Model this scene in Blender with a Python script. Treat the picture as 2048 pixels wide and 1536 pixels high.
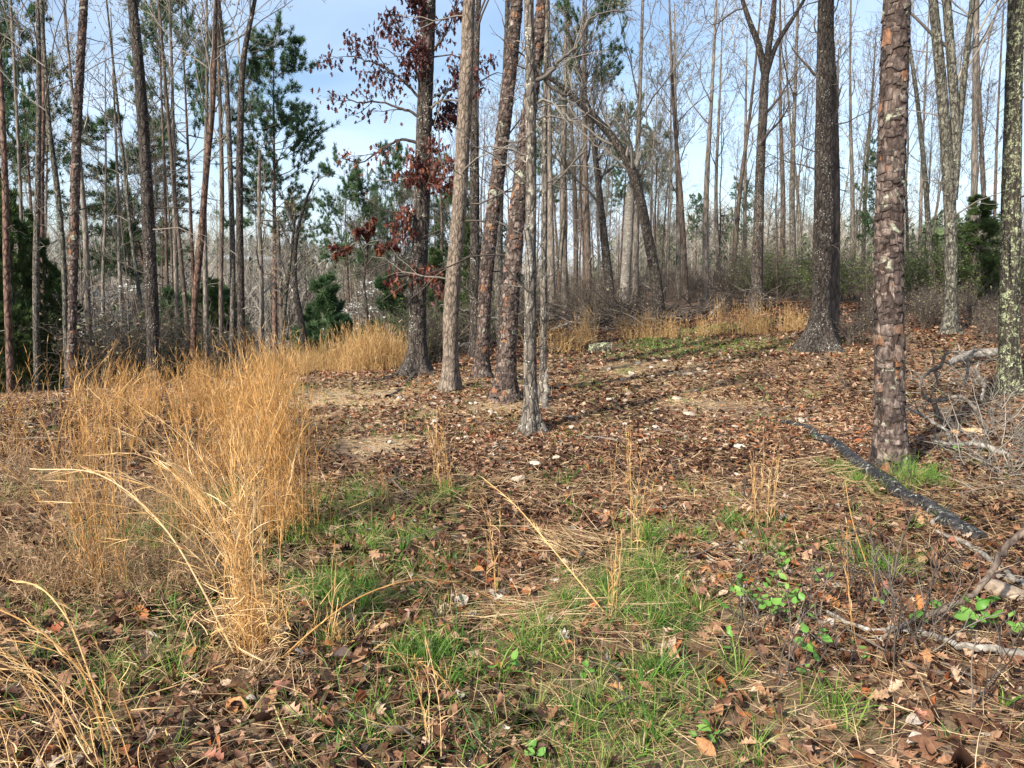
import bpy, math, random
import numpy as np
from mathutils import Vector, Matrix
SEED = 11
rng = np.random.default_rng(SEED)
random.seed(SEED)
for o in list(bpy.data.objects):
    bpy.data.objects.remove(o)
SC = bpy.context.scene
COL = SC.collection
# ------------------------------------------------------------------ camera
F = 1577.0            # focal length in pixels of the 2048 px wide photograph
PITCH = math.radians(8.0)
CAMZ = 1.6
cam = bpy.data.cameras.new('camera')
cam.sensor_width = 36.0
cam.lens = 36.0 * F / 2048.0
cam.clip_start = 0.05
cam.clip_end = 4000
camo = bpy.data.objects.new('camera', cam)
COL.objects.link(camo)
camo.location = (0, 0, CAMZ)
camo.rotation_euler = (math.pi / 2 - PITCH, 0, 0)
SC.camera = camo
# ------------------------------------------------------------------ sky and sun
SUN_AZ = math.radians(222)      # compass-like angle from +Y, clockwise: behind the camera, to the left
SUN_EL = math.radians(36)
world = bpy.data.worlds.new('World')
SC.world = world
world.use_nodes = True
nt = world.node_tree
nt.nodes.clear()
w_out = nt.nodes.new('ShaderNodeOutputWorld')
w_bg = nt.nodes.new('ShaderNodeBackground')
w_sky = nt.nodes.new('ShaderNodeTexSky')
w_sky.sky_type = 'NISHITA'
w_sky.sun_disc = False
w_sky.sun_elevation = SUN_EL
w_sky.sun_rotation = SUN_AZ
w_sky.air_density = 1.0
w_sky.dust_density = 1.2
w_sky.ozone_density = 1.6
w_bg.inputs['Strength'].default_value = 0.12
w_tc = nt.nodes.new('ShaderNodeTexCoord')
w_map = nt.nodes.new('ShaderNodeMapping')
w_map.inputs['Scale'].default_value = (1.1, 1.1, 4.5)
w_map.inputs['Rotation'].default_value = (0.0, 0.18, 0.5)
w_map.inputs['Location'].default_value = (0.35, 0.1, 0.25)
w_n = nt.nodes.new('ShaderNodeTexNoise')
w_n.inputs['Scale'].default_value = 1.6
w_n.inputs['Detail'].default_value = 6
w_n.inputs['Roughness'].default_value = 0.5
w_n.inputs['Distortion'].default_value = 0.6
w_r = nt.nodes.new('ShaderNodeValToRGB')
w_r.color_ramp.elements[0].position = 0.40
w_r.color_ramp.elements[0].color = (0.0, 0.0, 0.0, 1)
w_r.color_ramp.elements[1].position = 0.66
w_r.color_ramp.elements[1].color = (0.68, 0.68, 0.68, 1)
w_mix = nt.nodes.new('ShaderNodeMixRGB')
w_mix.inputs['Color2'].default_value = (5.0, 6.0, 7.6, 1)
nt.links.new(w_tc.outputs['Generated'], w_map.inputs['Vector'])
nt.links.new(w_map.outputs['Vector'], w_n.inputs['Vector'])
nt.links.new(w_n.outputs['Fac'], w_r.inputs['Fac'])
nt.links.new(w_r.outputs['Color'], w_mix.inputs['Fac'])
nt.links.new(w_sky.outputs['Color'], w_mix.inputs['Color1'])
nt.links.new(w_mix.outputs['Color'], w_bg.inputs['Color'])
nt.links.new(w_bg.outputs['Background'], w_out.inputs['Surface'])
sl = bpy.data.lights.new('sun', 'SUN')
sl.energy = 5.0
sl.angle = math.radians(1.6)
sl.color = (1.0, 0.93, 0.82)
so = bpy.data.objects.new('sun', sl)
COL.objects.link(so)
sdir = Vector((math.sin(SUN_AZ) * math.cos(SUN_EL), math.cos(SUN_AZ) * math.cos(SUN_EL), math.sin(SUN_EL)))
so.rotation_euler = sdir.to_track_quat('Z', 'Y').to_euler()
so.location = sdir * 30
vs = SC.view_settings
vs.view_transform = 'Standard'
vs.look = 'None'
vs.gamma = 1.0
vs.use_curve_mapping = False
vs.exposure = 0.78
SC.cycles.max_bounces = 5
SC.cycles.diffuse_bounces = 3
SC.cycles.transmission_bounces = 2
SC.cycles.transparent_max_bounces = 4
# ------------------------------------------------------------------ noise and terrain
def _hash(ix, iy, iz, s):
    n = (ix * 374761393 + iy * 668265263 + iz * 2147483647 + s * 974634777) & 0xFFFFFFFF
    n = ((n ^ (n >> 13)) * 1274126177) & 0xFFFFFFFF
    n = (n ^ (n >> 16)) & 0xFFFFFFFF
    return n / 4294967295.0
def vnoise(x, y, z=0.0, s=0):
    x = np.asarray(x, float); y = np.asarray(y, float); z = np.zeros_like(x) + z
    xi = np.floor(x).astype(np.int64); yi = np.floor(y).astype(np.int64); zi = np.floor(z).astype(np.int64)
    fx = x - xi; fy = y - yi; fz = z - zi
    fx = fx * fx * (3 - 2 * fx); fy = fy * fy * (3 - 2 * fy); fz = fz * fz * (3 - 2 * fz)
    def c(a, b, d): return _hash(xi + a, yi + b, zi + d, s)
    r = 0
    for d in (0, 1):
        wz = fz if d else 1 - fz
        l0 = c(0, 0, d) * (1 - fx) + c(1, 0, d) * fx
        l1 = c(0, 1, d) * (1 - fx) + c(1, 1, d) * fx
        r = r + wz * (l0 * (1 - fy) + l1 * fy)
    return r * 2 - 1
def fbm(x, y, z=0.0, s=0, o=4, g=0.5):
    a = 1.0; t = 0; f = 1.0; n = 0
    for i in range(o):
        t = t + a * vnoise(np.asarray(x) * f, np.asarray(y) * f, np.asarray(z) * f, s + i * 17)
        n += a; a *= g; f *= 2.03
    return t / n
def sstep(a, b, x):
    t = np.clip((x - a) / (b - a), 0, 1)
    return t * t * (3 - 2 * t)
def hgt(x, y):
    x = np.asarray(x, float); y = np.asarray(y, float)
    h = 0.05 * fbm(x * 0.45, y * 0.45, 0, 3, 3) + 0.02 * fbm(x * 2.1, y * 2.1, 0, 9, 3)
    # a low rise to the right and behind
    h = h + 0.55 * sstep(8, 19, y) * sstep(-1.0, 7.0, x) + 0.25 * sstep(3.5, 8, x) * sstep(5, 10, y)
    # mound that carries the middle trees
    h = h + 0.10 * np.exp(-((x - 0.2) ** 2 / 6 + (y - 10.5) ** 2 / 5))
    # the hillside falls away to the left and behind
    edge = np.where(x > -1.5, 19.0 + (x + 1.5) * 5.0, 19.0 + (x + 1.5) * 0.75)
    edge = np.maximum(edge, 12.5)
    e = y - edge
    sp = np.where(e > 20, e, np.log1p(np.exp(np.clip(e, -30, 20) / 3.0)) * 3.0)
    drop = 20.0 * (1 - np.exp(-sp * 0.26 / 20.0))
    h = h - drop
    r = np.hypot(x, y)
    rise = 15.5 * sstep(95, 250, r) * sstep(60, -120, x - 0.0 * y) + 12.0 * sstep(140, 420, r)
    h = h + rise + 1.2 * fbm(x * 0.012, y * 0.012, 0, 31, 3) * sstep(60, 160, r) * 2
    return h
CP, SP_ = math.cos(PITCH), math.sin(PITCH)
def ray(px, py):
    u = (px - 1024.0) / F; v = (768.0 - py) / F
    return np.array([u, CP + v * SP_, -SP_ + v * CP])
_T = np.concatenate([np.arange(1.2, 30, 0.05), np.arange(30, 160, 0.5)])
def at(px, py):
    """ground point seen at a pixel of the photograph"""
    d = ray(px, py)
    X = d[0] * _T; Y = d[1] * _T; Z = CAMZ + d[2] * _T
    below = np.nonzero(Z < hgt(X, Y))[0]
    t = _T[below[0]] if len(below) else 60.0
    lo, hi = t - 0.5, t
    for _ in range(14):
        m = (lo + hi) / 2
        if CAMZ + d[2] * m < float(hgt(d[0] * m, d[1] * m)): hi = m
        else: lo = m
    p = d * hi
    return np.array([p[0], p[1], float(hgt(p[0], p[1]))])
def atd(px, py, dist):
    """point at depth `dist` along +Y seen at a pixel"""
    d = ray(px, py)
    t = dist / d[1]
    return np.array([d[0] * t, dist, CAMZ + d[2] * t])
def xd(px, dist):
    """ground point at a depth, in the direction of a pixel column"""
    x = (px - 1024.0) / F * dist / CP
    return np.array([x, dist, float(hgt(x, dist))])
# ------------------------------------------------------------------ mesh helpers
def mk_mesh(name, V, quads=None, tris=None, rnd=None, mat=None, smooth=True, extra=None):
    me = bpy.data.meshes.new(name)
    V = np.asarray(V, np.float32).reshape(-1, 3)
    me.vertices.add(len(V)); me.vertices.foreach_set('co', V.ravel())
    q = np.asarray(quads if quads is not None else [], np.int32).reshape(-1, 4)
    t = np.asarray(tris if tris is not None else [], np.int32).reshape(-1, 3)
    nl = q.size + t.size
    me.loops.add(nl)
    me.loops.foreach_set('vertex_index', np.concatenate([q.ravel(), t.ravel()]).astype(np.int32))
    npoly = len(q) + len(t)
    me.polygons.add(npoly)
    st = np.concatenate([np.arange(len(q)) * 4, q.size + np.arange(len(t)) * 3]).astype(np.int32)
    me.polygons.foreach_set('loop_start', st)
    me.polygons.foreach_set('use_smooth', np.full(npoly, bool(smooth)))
    if rnd is not None:
        a = me.attributes.new('rnd', 'FLOAT', 'POINT'); a.data.foreach_set('value', np.asarray(rnd, np.float32))
    for k, v in (extra or {}).items():
        a = me.attributes.new(k, 'FLOAT', 'POINT'); a.data.foreach_set('value', np.asarray(v, np.float32))
    me.update(calc_edges=True)
    if mat: me.materials.append(mat)
    return me
class Geo:
    """collects vertices, quads and tris, with one random value per vertex"""
    def __init__(s): s.V = []; s.Q = []; s.T = []; s.R = []; s.n = 0
    def add(s, V, Q=None, T=None, R=0.5):
        V = np.asarray(V, float).reshape(-1, 3)
        if Q is not None and len(Q): s.Q.append(np.asarray(Q).reshape(-1, 4) + s.n)
        if T is not None and len(T): s.T.append(np.asarray(T).reshape(-1, 3) + s.n)
        s.V.append(V); s.R.append(np.broadcast_to(np.asarray(R, float), (len(V),)).copy()); s.n += len(V)
        return s
    def mesh(s, name, mat, smooth=True):
        V = np.concatenate(s.V) if s.V else np.zeros((0, 3))
        Q = np.concatenate(s.Q) if s.Q else None
        T = np.concatenate(s.T) if s.T else None
        R = np.concatenate(s.R) if s.R else None
        return mk_mesh(name, V, Q, T, R, mat, smooth)
def nrm(a): return a / (np.linalg.norm(a, axis=-1, keepdims=True) + 1e-9)
def tube_batch(geo, P, R, sides, rnd=None, cap=False):
    """P (M,n,3), R (M,n): M tubes"""
    P = np.asarray(P, float); R = np.asarray(R, float)
    if P.ndim == 2: P = P[None]; R = R[None]
    M, n, _ = P.shape
    if M == 0: return
    T = np.gradient(P, axis=1); T = nrm(T)
    mt = nrm(P[:, -1] - P[:, 0])
    ax = np.argmin(np.abs(mt), axis=1)
    ref = np.eye(3)[ax][:, None, :]
    N = nrm(ref - (ref * T).sum(-1, keepdims=True) * T)
    B = np.cross(T, N)
    a = np.arange(sides) * 2 * math.pi / sides
    ring = P[:, :, None, :] + R[:, :, None, None] * (np.cos(a)[None, None, :, None] * N[:, :, None, :] + np.sin(a)[None, None, :, None] * B[:, :, None, :])
    V = ring.reshape(-1, 3)
    i = np.arange(n - 1)[:, None]; j = np.arange(sides)[None]
    q = np.stack([i * sides + j, i * sides + (j + 1) % sides, (i + 1) * sides + (j + 1) % sides, (i + 1) * sides + j], -1).reshape(-1, 4)
    Q = (q[None] + (np.arange(M) * n * sides)[:, None, None]).reshape(-1, 4)
    if rnd is None: rnd = rng.random(M)
    geo.add(V, Q, None, np.repeat(np.broadcast_to(rnd, (M,)), n * sides))
    if cap:
        for m in range(M):
            for e in (0, n - 1):
                r = ring[m, e]; c = P[m, e]
                vv = np.vstack([r, c]); k = sides
                tt = [(x, (x + 1) % k, k) if e else ((x + 1) % k, x, k) for x in range(k)]
                geo.add(vv, None, tt, 0.95)
def grow(S, D, L, R0, R1, n, wander, up, rg):
    """M polylines at once; S,D (M,3); L,R0,R1 (M,)"""
    M = len(S); P = np.zeros((M, n + 1, 3)); P[:, 0] = S; d = nrm(np.asarray(D, float))
    L = np.broadcast_to(L, (M,)); st = (L / n)[:, None]
    for i in range(n):
        d = nrm(d + rg.normal(0, wander, (M, 3)) + np.array([0, 0, up]))
        P[:, i + 1] = P[:, i] + d * st
    t = np.linspace(0, 1, n + 1)[None]
    R = np.broadcast_to(R0, (M,))[:, None] * (1 - t) + np.broadcast_to(R1, (M,))[:, None] * t
    return P, R
def kids(P, R, k, t0, t1, a0, a1, lf, rg, decay=0.5, rf=0.55):
    """start points, directions, lengths, radii of k children per parent"""
    M, n, _ = P.shape
    plen = np.linalg.norm(np.diff(P, axis=1), axis=2).sum(1)
    t = (np.arange(k)[None] + rg.random((M, k))) / k * (t1 - t0) + t0
    f = t * (n - 1); i = np.clip(f.astype(int), 0, n - 2); f = f - i
    mi = np.arange(M)[:, None]
    S = P[mi, i] * (1 - f[..., None]) + P[mi, i + 1] * f[..., None]
    T = nrm(P[mi, i + 1] - P[mi, i])
    rr = R[mi, i] * (1 - f) + R[mi, i + 1] * f
    z = nrm(rg.normal(size=(M, k, 3))); pp = nrm(z - (z * T).sum(-1, keepdims=True) * T)
    a = rg.uniform(a0, a1, (M, k))[..., None]
    D = np.cos(a) * T + np.sin(a) * pp
    L = plen[:, None] * lf * (1 - decay * (t - t0) / max(t1 - t0, 1e-6)) * rg.uniform(0.7, 1.3, (M, k))
    return S.reshape(-1, 3), D.reshape(-1, 3), L.ravel(), (rr * rf).ravel()
# leaf templates: rows of (y, half width)
OAK = [(0, .015), (.10, .06), (.22, .24), (.33, .11), (.46, .38), (.57, .15), (.70, .36), (.80, .13), (.90, .18), (1, .01)]
OVAL = [(0, .015), (.2, .22), (.5, .32), (.78, .2), (1, .01)]
LONG = [(0, .01), (.3, .11), (.6, .13), (1, .01)]
def leaf_tpl(rows):
    V = []; Q = []
    for y, w in rows: V += [(-w, y - .5), (0, y - .5), (w, y - .5)]
    for i in range(len(rows) - 1):
        a = i * 3
        Q += [(a, a + 1, a + 4, a + 3), (a + 1, a + 2, a + 5, a + 4)]
    return np.array(V), np.array(Q)
def rotmats(yaw, pitch, roll):
    cy, sy, cp, sp, cr, sr = np.cos(yaw), np.sin(yaw), np.cos(pitch), np.sin(pitch), np.cos(roll), np.sin(roll)
    Mx = np.zeros((len(yaw), 3, 3))
    Mx[:, 0, 0] = cy * cr - sy * sp * sr; Mx[:, 0, 1] = -sy * cp; Mx[:, 0, 2] = cy * sr + sy * sp * cr
    Mx[:, 1, 0] = sy * cr + cy * sp * sr; Mx[:, 1, 1] = cy * cp;  Mx[:, 1, 2] = sy * sr - cy * sp * cr
    Mx[:, 2, 0] = -cp * sr;               Mx[:, 2, 1] = sp;       Mx[:, 2, 2] = cp * cr
    return Mx
def leaf_batch(geo, pos, size, rows, yaw, pitch, roll, rnd, rg, curl=0.5):
    tv, tq = leaf_tpl(rows); N = len(pos); K = len(tv)
    if N == 0: return
    x = tv[:, 0][None] * rg.uniform(.8, 1.25, (N, 1)); y = np.tile(tv[:, 1][None], (N, 1))
    a = rg.normal(0, curl, (N, 1)); b = rg.normal(0.25, curl, (N, 1)) ; c = rg.normal(0, curl * 1.3, (N, 1))
    z = a * y * y + b * np.abs(x) + c * x * y + rg.normal(0, .018, (N, K))
    x = x * (1 - .25 * np.abs(b)); L = np.stack([x, y, z], -1) * np.asarray(size).reshape(-1, 1, 1)
    Mx = rotmats(yaw, pitch, roll)
    V = np.einsum('nij,nkj->nki', Mx, L) + np.asarray(pos)[:, None, :]
    Q = (tq[None] + (np.arange(N) * K)[:, None, None]).reshape(-1, 4)
    geo.add(V.reshape(-1, 3), Q, None, np.repeat(rnd, K))
def blade_batch(geo, S, D, L, W, n, bend, rnd, rg, side=None):
    """flat ribbons tapering to a point. S,D (M,3)"""
    M = len(S)
    if M == 0: return
    S = np.asarray(S, float); d = nrm(np.asarray(D, float)); P = [S]
    for i in range(n):
        d = nrm(d + bend * (i + 1) / n)
        P.append(P[-1] + d * (L / n)[:, None])
    P = np.stack(P, 1)
    if side is None:
        side = nrm(np.cross(nrm(np.asarray(D, float)), nrm(rg.normal(size=(M, 3)))))
    t = np.linspace(0, 1, n + 1)
    w = (W[:, None] * np.clip(1.15 - t ** 1.6 * 1.15, 0.04, 1)[None])[..., None] * .5
    V = np.stack([P - side[:, None] * w, P + side[:, None] * w], 2).reshape(-1, 3)
    i = np.arange(n)
    q = np.stack([i * 2, i * 2 + 1, i * 2 + 3, i * 2 + 2], -1)
    Q = (q[None] + (np.arange(M) * (n + 1) * 2)[:, None, None]).reshape(-1, 4)
    geo.add(V, Q, None, np.repeat(rnd, (n + 1) * 2))
# ------------------------------------------------------------------ object helpers
def empty(name, loc, label=None, cat=None, group=None, rz=0):
    o = bpy.data.objects.new(name, None); COL.objects.link(o)
    o.location = loc; o.rotation_euler = (0, 0, rz); o.empty_display_size = 0.1
    tag(o, label, cat, group)
    return o
def tag(o, label=None, cat=None, group=None, kind=None):
    if label: o['label'] = label
    if cat: o['category'] = cat
    if group: o['group'] = group
    if kind: o['kind'] = kind
    return o
def obj(name, me, parent=None, loc=None, label=None, cat=None, group=None, kind=None):
    o = bpy.data.objects.new(name, me); COL.objects.link(o)
    if parent is not None: o.parent = parent
    if loc is not None: o.location = loc
    return tag(o, label, cat, group, kind)
def dup(root, loc, rot=None, scale=None, label=None, group=None):
    r = root.copy(); COL.objects.link(r); r.location = loc
    if rot is not None: r.rotation_euler = rot
    if scale is not None: r.scale = scale
    if label: r['label'] = label
    if group: r['group'] = group
    for ch in root.children:
        c = ch.copy(); COL.objects.link(c); c.parent = r
        for g in ch.children:
            d = g.copy(); COL.objects.link(d); d.parent = c
    return r
# ------------------------------------------------------------------ materials
def new_mat(name):
    m = bpy.data.materials.new(name); m.use_nodes = True
    nt = m.node_tree; b = nt.nodes['Principled BSDF']
    return m, nt, b
def N(nt, typ, **kw):
    n = nt.nodes.new(typ)
    for k, v in kw.items():
        if k.startswith('i_'): n.inputs[k[2:].replace('_', ' ')].default_value = v
        else: setattr(n, k, v)
    return n
def ramp(nt, stops, fac):
    r = nt.nodes.new('ShaderNodeValToRGB'); cr = r.color_ramp
    while len(cr.elements) < len(stops): cr.elements.new(0.5)
    for e, (p, c) in zip(cr.elements, stops):
        e.position = p; e.color = (c[0], c[1], c[2], 1) if not np.isscalar(c) else (c, c, c, 1)
    nt.links.new(fac, r.inputs['Fac']); return r.outputs['Color']
def mix(nt, fac, a, b, mode='MIX'):
    m = nt.nodes.new('ShaderNodeMixRGB'); m.blend_type = mode
    for inp, v in (('Fac', fac), ('Color1', a), ('Color2', b)):
        if isinstance(v, (int, float)): m.inputs[inp].default_value = v if inp == 'Fac' else (v, v, v, 1)
        elif isinstance(v, tuple): m.inputs[inp].default_value = (*v, 1)
        else: nt.links.new(v, m.inputs[inp])
    return m.outputs['Color']
def coords(nt, scale=(1, 1, 1), which='Object', rand=True):
    tc = nt.nodes.new('ShaderNodeTexCoord'); mp = nt.nodes.new('ShaderNodeMapping')
    mp.inputs['Scale'].default_value = scale
    src = tc.outputs[which]
    if rand:
        oi = nt.nodes.new('ShaderNodeObjectInfo'); ad = nt.nodes.new('ShaderNodeVectorMath'); ad.operation = 'ADD'
        ml = nt.nodes.new('ShaderNodeMath'); ml.operation = 'MULTIPLY'; ml.inputs[1].default_value = 37.0
        nt.links.new(oi.outputs['Random'], ml.inputs[0]); nt.links.new(src, ad.inputs[0]); nt.links.new(ml.outputs[0], ad.inputs[1]); src = ad.outputs[0]
    nt.links.new(src, mp.inputs['Vector']); return mp.outputs['Vector']
def noise(nt, vec, scale, detail=4, rough=0.6, dist=0.0):
    n = N(nt, 'ShaderNodeTexNoise'); n.inputs['Scale'].default_value = scale; n.inputs['Detail'].default_value = detail
    n.inputs['Roughness'].default_value = rough; n.inputs['Distortion'].default_value = dist
    nt.links.new(vec, n.inputs['Vector']); return n.outputs['Fac']
def bump(nt, b, h, strength, dist):
    bp = nt.nodes.new('ShaderNodeBump'); bp.inputs['Strength'].default_value = strength; bp.inputs['Distance'].default_value = dist
    nt.links.new(h, bp.inputs['Height']); nt.links.new(bp.outputs['Normal'], b.inputs['Normal'])
def attr(nt, name):
    a = nt.nodes.new('ShaderNodeAttribute'); a.attribute_name = name; return a.outputs['Fac']
def bark(name, dark, light, zs=0.22, sc=34, lichen=None, lich_cov=0.5, lich_scale=9, bs=0.9, speck=None, rough=0.9, crack=0.55):
    m, nt, b = new_mat(name)
    v = coords(nt, (1, 1, zs)); v2 = coords(nt)
    n1 = noise(nt, v, sc, 7, 0.65, 0.4)
    vo = N(nt, 'ShaderNodeTexVoronoi', feature='DISTANCE_TO_EDGE'); vo.inputs['Scale'].default_value = sc * 0.62
    # warp the voronoi a little
    wn = N(nt, 'ShaderNodeTexNoise'); wn.inputs['Scale'].default_value = sc * 0.5; nt.links.new(v, wn.inputs['Vector'])
    wv = nt.nodes.new('ShaderNodeVectorMath'); wv.operation = 'MULTIPLY_ADD'; wv.inputs[1].default_value = (0.06, 0.06, 0.06)
    nt.links.new(wn.outputs['Color'], wv.inputs[0]); nt.links.new(v, wv.inputs[2]); nt.links.new(wv.outputs[0], vo.inputs['Vector'])
    edge = ramp(nt, [(0.0, 0.0), (0.16, 1.0)], vo.outputs['Distance'])
    col = ramp(nt, [(0.30, dark), (0.52, tuple((a + c) / 2 for a, c in zip(dark, light))), (0.72, light)], n1)
    ed = mix(nt, crack, 1.0, edge, 'MULTIPLY')
    col = mix(nt, 1.0, col, ed, 'MULTIPLY')
    big = noise(nt, v2, 2.2, 3, 0.5)
    col = mix(nt, 0.6, col, ramp(nt, [(0.3, 0.6), (0.7, 1.25)], big), 'MULTIPLY')
    if lichen:
        n2 = noise(nt, v2, lich_scale, 6, 0.7, 0.6)
        n3 = noise(nt, v2, lich_scale * 5, 3, 0.6)
        lf = ramp(nt, [(lich_cov, 0.0), (lich_cov + 0.07, 1.0)], mix(nt, 0.35, n2, n3))
        lf = mix(nt, 1.0, lf, ramp(nt, [(0.0, 0.35), (0.2, 1.0)], edge), 'MULTIPLY')
        col = mix(nt, lf, col, lichen)
    if speck:
        n4 = noise(nt, v2, 46, 2, 0.5)
        n5 = noise(nt, v2, 5, 2, 0.5)
        sf = ramp(nt, [(0.62, 0.0), (0.66, 1.0)], mix(nt, 0.3, n4, n5))
        col = mix(nt, sf, col, speck)
    oi = nt.nodes.new('ShaderNodeObjectInfo')
    col = mix(nt, 1.0, col, ramp(nt, [(0, 0.8), (1, 1.2)], oi.outputs['Random']), 'MULTIPLY')
    nt.links.new(col, b.inputs['Base Color']); b.inputs['Roughness'].default_value = rough
    b.inputs['Specular IOR Level'].default_value = 0.25
    hh = mix(nt, 0.6, n1, edge); bump(nt, b, hh, bs, 0.012)
    return m
def rnd_mat(name, stops, rough=0.8, trans=0.0, noisy=0.35, nsc=60, spec=0.3, objrand=False, stretch=(1, 1, 1)):
    m, nt, b = new_mat(name)
    if objrand:
        oi = nt.nodes.new('ShaderNodeObjectInfo'); f = oi.outputs['Random']
    else: f = attr(nt, 'rnd')
    col = ramp(nt, stops, f)
    n = noise(nt, coords(nt, stretch, rand=objrand), nsc, 4, 0.6)
    if noisy: col = mix(nt, noisy, col, ramp(nt, [(0.3, 0.35), (0.7, 1.5)], n), 'MULTIPLY')
    nt.links.new(col, b.inputs['Base Color']); b.inputs['Roughness'].default_value = rough
    b.inputs['Specular IOR Level'].default_value = spec
    if trans:
        ts = nt.nodes.new('ShaderNodeBsdfTranslucent'); nt.links.new(col, ts.inputs['Color'])
        mx = nt.nodes.new('ShaderNodeMixShader'); mx.inputs['Fac'].default_value = trans
        out = nt.nodes['Material Output']
        nt.links.new(b.outputs[0], mx.inputs[1]); nt.links.new(ts.outputs[0], mx.inputs[2]); nt.links.new(mx.outputs[0], out.inputs['Surface'])
    return m
M = {}
M['oak_dark'] = bark('dark_ridged_bark', (0.014, 0.011, 0.010), (0.125, 0.10, 0.08), zs=0.34, sc=30, lichen=(0.30, 0.29, 0.23), lich_cov=0.585, lich_scale=14, speck=(0.42, 0.41, 0.35), crack=.75)
M['oak_grey'] = bark('grey_ridged_bark', (0.04, 0.033, 0.027), (0.27, 0.23, 0.185), zs=0.32, sc=30, crack=.75, lichen=(0.40, 0.39, 0.31), lich_cov=0.565, lich_scale=12, speck=(0.5, 0.5, 0.44))
M['oak_light'] = bark('pale_flaky_bark', (0.07, 0.052, 0.04), (0.50, 0.395, 0.30), zs=0.4, sc=34, lichen=(0.45, 0.42, 0.34), lich_cov=0.60, crack=0.5)
M['lichen'] = bark('lichen_covered_bark', (0.018, 0.015, 0.012), (0.10, 0.085, 0.065), lichen=(0.36, 0.39, 0.22), lich_cov=0.515, lich_scale=16, speck=(0.42, 0.45, 0.28))
M['lichen_pale'] = bark('pale_lichen_bark', (0.035, 0.031, 0.025), (0.21, 0.19, 0.15), zs=.32, sc=28, crack=.8, lichen=(0.34, 0.35, 0.26), lich_cov=0.535, lich_scale=16)
M['pine_under'] = bark('pine_furrow_bark', (0.03, 0.02, 0.017), (0.13, 0.085, 0.065), zs=0.3, sc=26)
M['pine_far'] = bark('reddish_pine_bark', (0.045, 0.026, 0.02), (0.29, 0.18, 0.13), zs=0.45, sc=19, lichen=(0.36, 0.34, 0.28), lich_cov=0.66, crack=0.75)
M['grey_far'] = bark('thin_grey_bark', (0.09, 0.074, 0.06), (0.36, 0.305, 0.245), sc=20, lichen=(0.38, 0.37, 0.30), lich_cov=0.6, bs=0.5)
M['brown_far'] = bark('thin_brown_bark', (0.05, 0.036, 0.028), (0.25, 0.19, 0.145), sc=20, lichen=(0.30, 0.29, 0.23), lich_cov=0.63, bs=0.5)
M['twig_grey'] = rnd_mat('grey_twig', [(0, (0.10, 0.085, 0.07)), (0.6, (0.20, 0.175, 0.145)), (1, (0.33, 0.30, 0.25))], nsc=30)
M['twig_dark'] = rnd_mat('dark_twig', [(0, (0.04, 0.03, 0.025)), (0.7, (0.10, 0.08, 0.065)), (1, (0.20, 0.17, 0.14))], nsc=30)
M['twig_brown'] = rnd_mat('brown_twig', [(0, (0.06, 0.045, 0.034)), (0.7, (0.14, 0.11, 0.085)), (1, (0.24, 0.20, 0.155))], nsc=30)
M['dead_wood'] = bark('weathered_dead_wood', (0.12, 0.10, 0.08), (0.42, 0.385, 0.33), zs=1, sc=22, lichen=(0.48, 0.50, 0.40), lich_cov=0.57, crack=0.4, bs=0.6)
M['log'] = bark('wet_black_log_bark', (0.008, 0.007, 0.007), (0.085, 0.075, 0.07), zs=1, sc=20, lichen=(0.46, 0.48, 0.40), lich_cov=0.555, lich_scale=13, crack=0.6, rough=0.42, bs=0.9)
def plate_mat():
    m, nt, b = new_mat('pine_plate_bark')
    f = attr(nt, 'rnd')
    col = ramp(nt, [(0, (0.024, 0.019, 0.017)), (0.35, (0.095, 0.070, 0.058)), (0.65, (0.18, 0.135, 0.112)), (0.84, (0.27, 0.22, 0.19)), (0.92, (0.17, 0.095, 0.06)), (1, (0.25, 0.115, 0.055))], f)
    v = coords(nt, (1, 1, 0.3), rand=False); v2 = coords(nt, rand=False)
    n = noise(nt, v, 38, 7, 0.75, 0.7)
    col = mix(nt, 1.0, col, ramp(nt, [(0.32, 0.25), (0.46, 0.8), (0.56, 1.2), (0.72, 1.9)], n), 'MULTIPLY')
    col = mix(nt, ramp(nt, [(0.55, 0.0), (0.63, 0.8)], noise(nt, v2, 17, 4, 0.7, 0.5)), col, (0.055, 0.038, 0.032))
    n2 = noise(nt, v2, 7, 5, 0.7, 0.4)
    lf = ramp(nt, [(0.60, 0.0), (0.66, 0.75)], n2)
    col = mix(nt, lf, col, (0.40, 0.42, 0.31))
    nt.links.new(col, b.inputs['Base Color']); b.inputs['Roughness'].default_value = 0.88; b.inputs['Specular IOR Level'].default_value = 0.2
    bump(nt, b, n, 0.9, 0.008)
    return m
M['plate'] = plate_mat()
M['litter'] = rnd_mat('dry_leaf_litter', [(0, (0.022, 0.012, 0.008)), (0.30, (0.065, 0.027, 0.016)), (0.53, (0.17, 0.078, 0.042)), (0.70, (0.30, 0.155, 0.085)), (0.82, (0.52, 0.37, 0.25)), (0.88, (0.36, 0.125, 0.035)), (0.95, (0.27, 0.07, 0.03)), (1, (0.42, 0.37, 0.31))], rough=0.62, trans=0.18, nsc=38, noisy=0.85)
M['fallen'] = rnd_mat('fallen_oak_leaf', [(0, (0.12, 0.055, 0.03)), (0.3, (0.26, 0.13, 0.07)), (0.55, (0.42, 0.25, 0.14)), (0.75, (0.46, 0.19, 0.06)), (0.9, (0.32, 0.085, 0.04)), (1, (0.56, 0.45, 0.34))], rough=0.55, trans=0.15, nsc=9, noisy=0.7, objrand=True)
M['green'] = rnd_mat('green_grass', [(0, (0.05, 0.12, 0.03)), (0.3, (0.09, 0.20, 0.032)), (0.55, (0.17, 0.31, 0.045)), (0.72, (0.27, 0.37, 0.075)), (0.86, (0.42, 0.36, 0.15)), (1, (0.58, 0.46, 0.25))], trans=0.35, noisy=0.2, rough=0.55)
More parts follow.
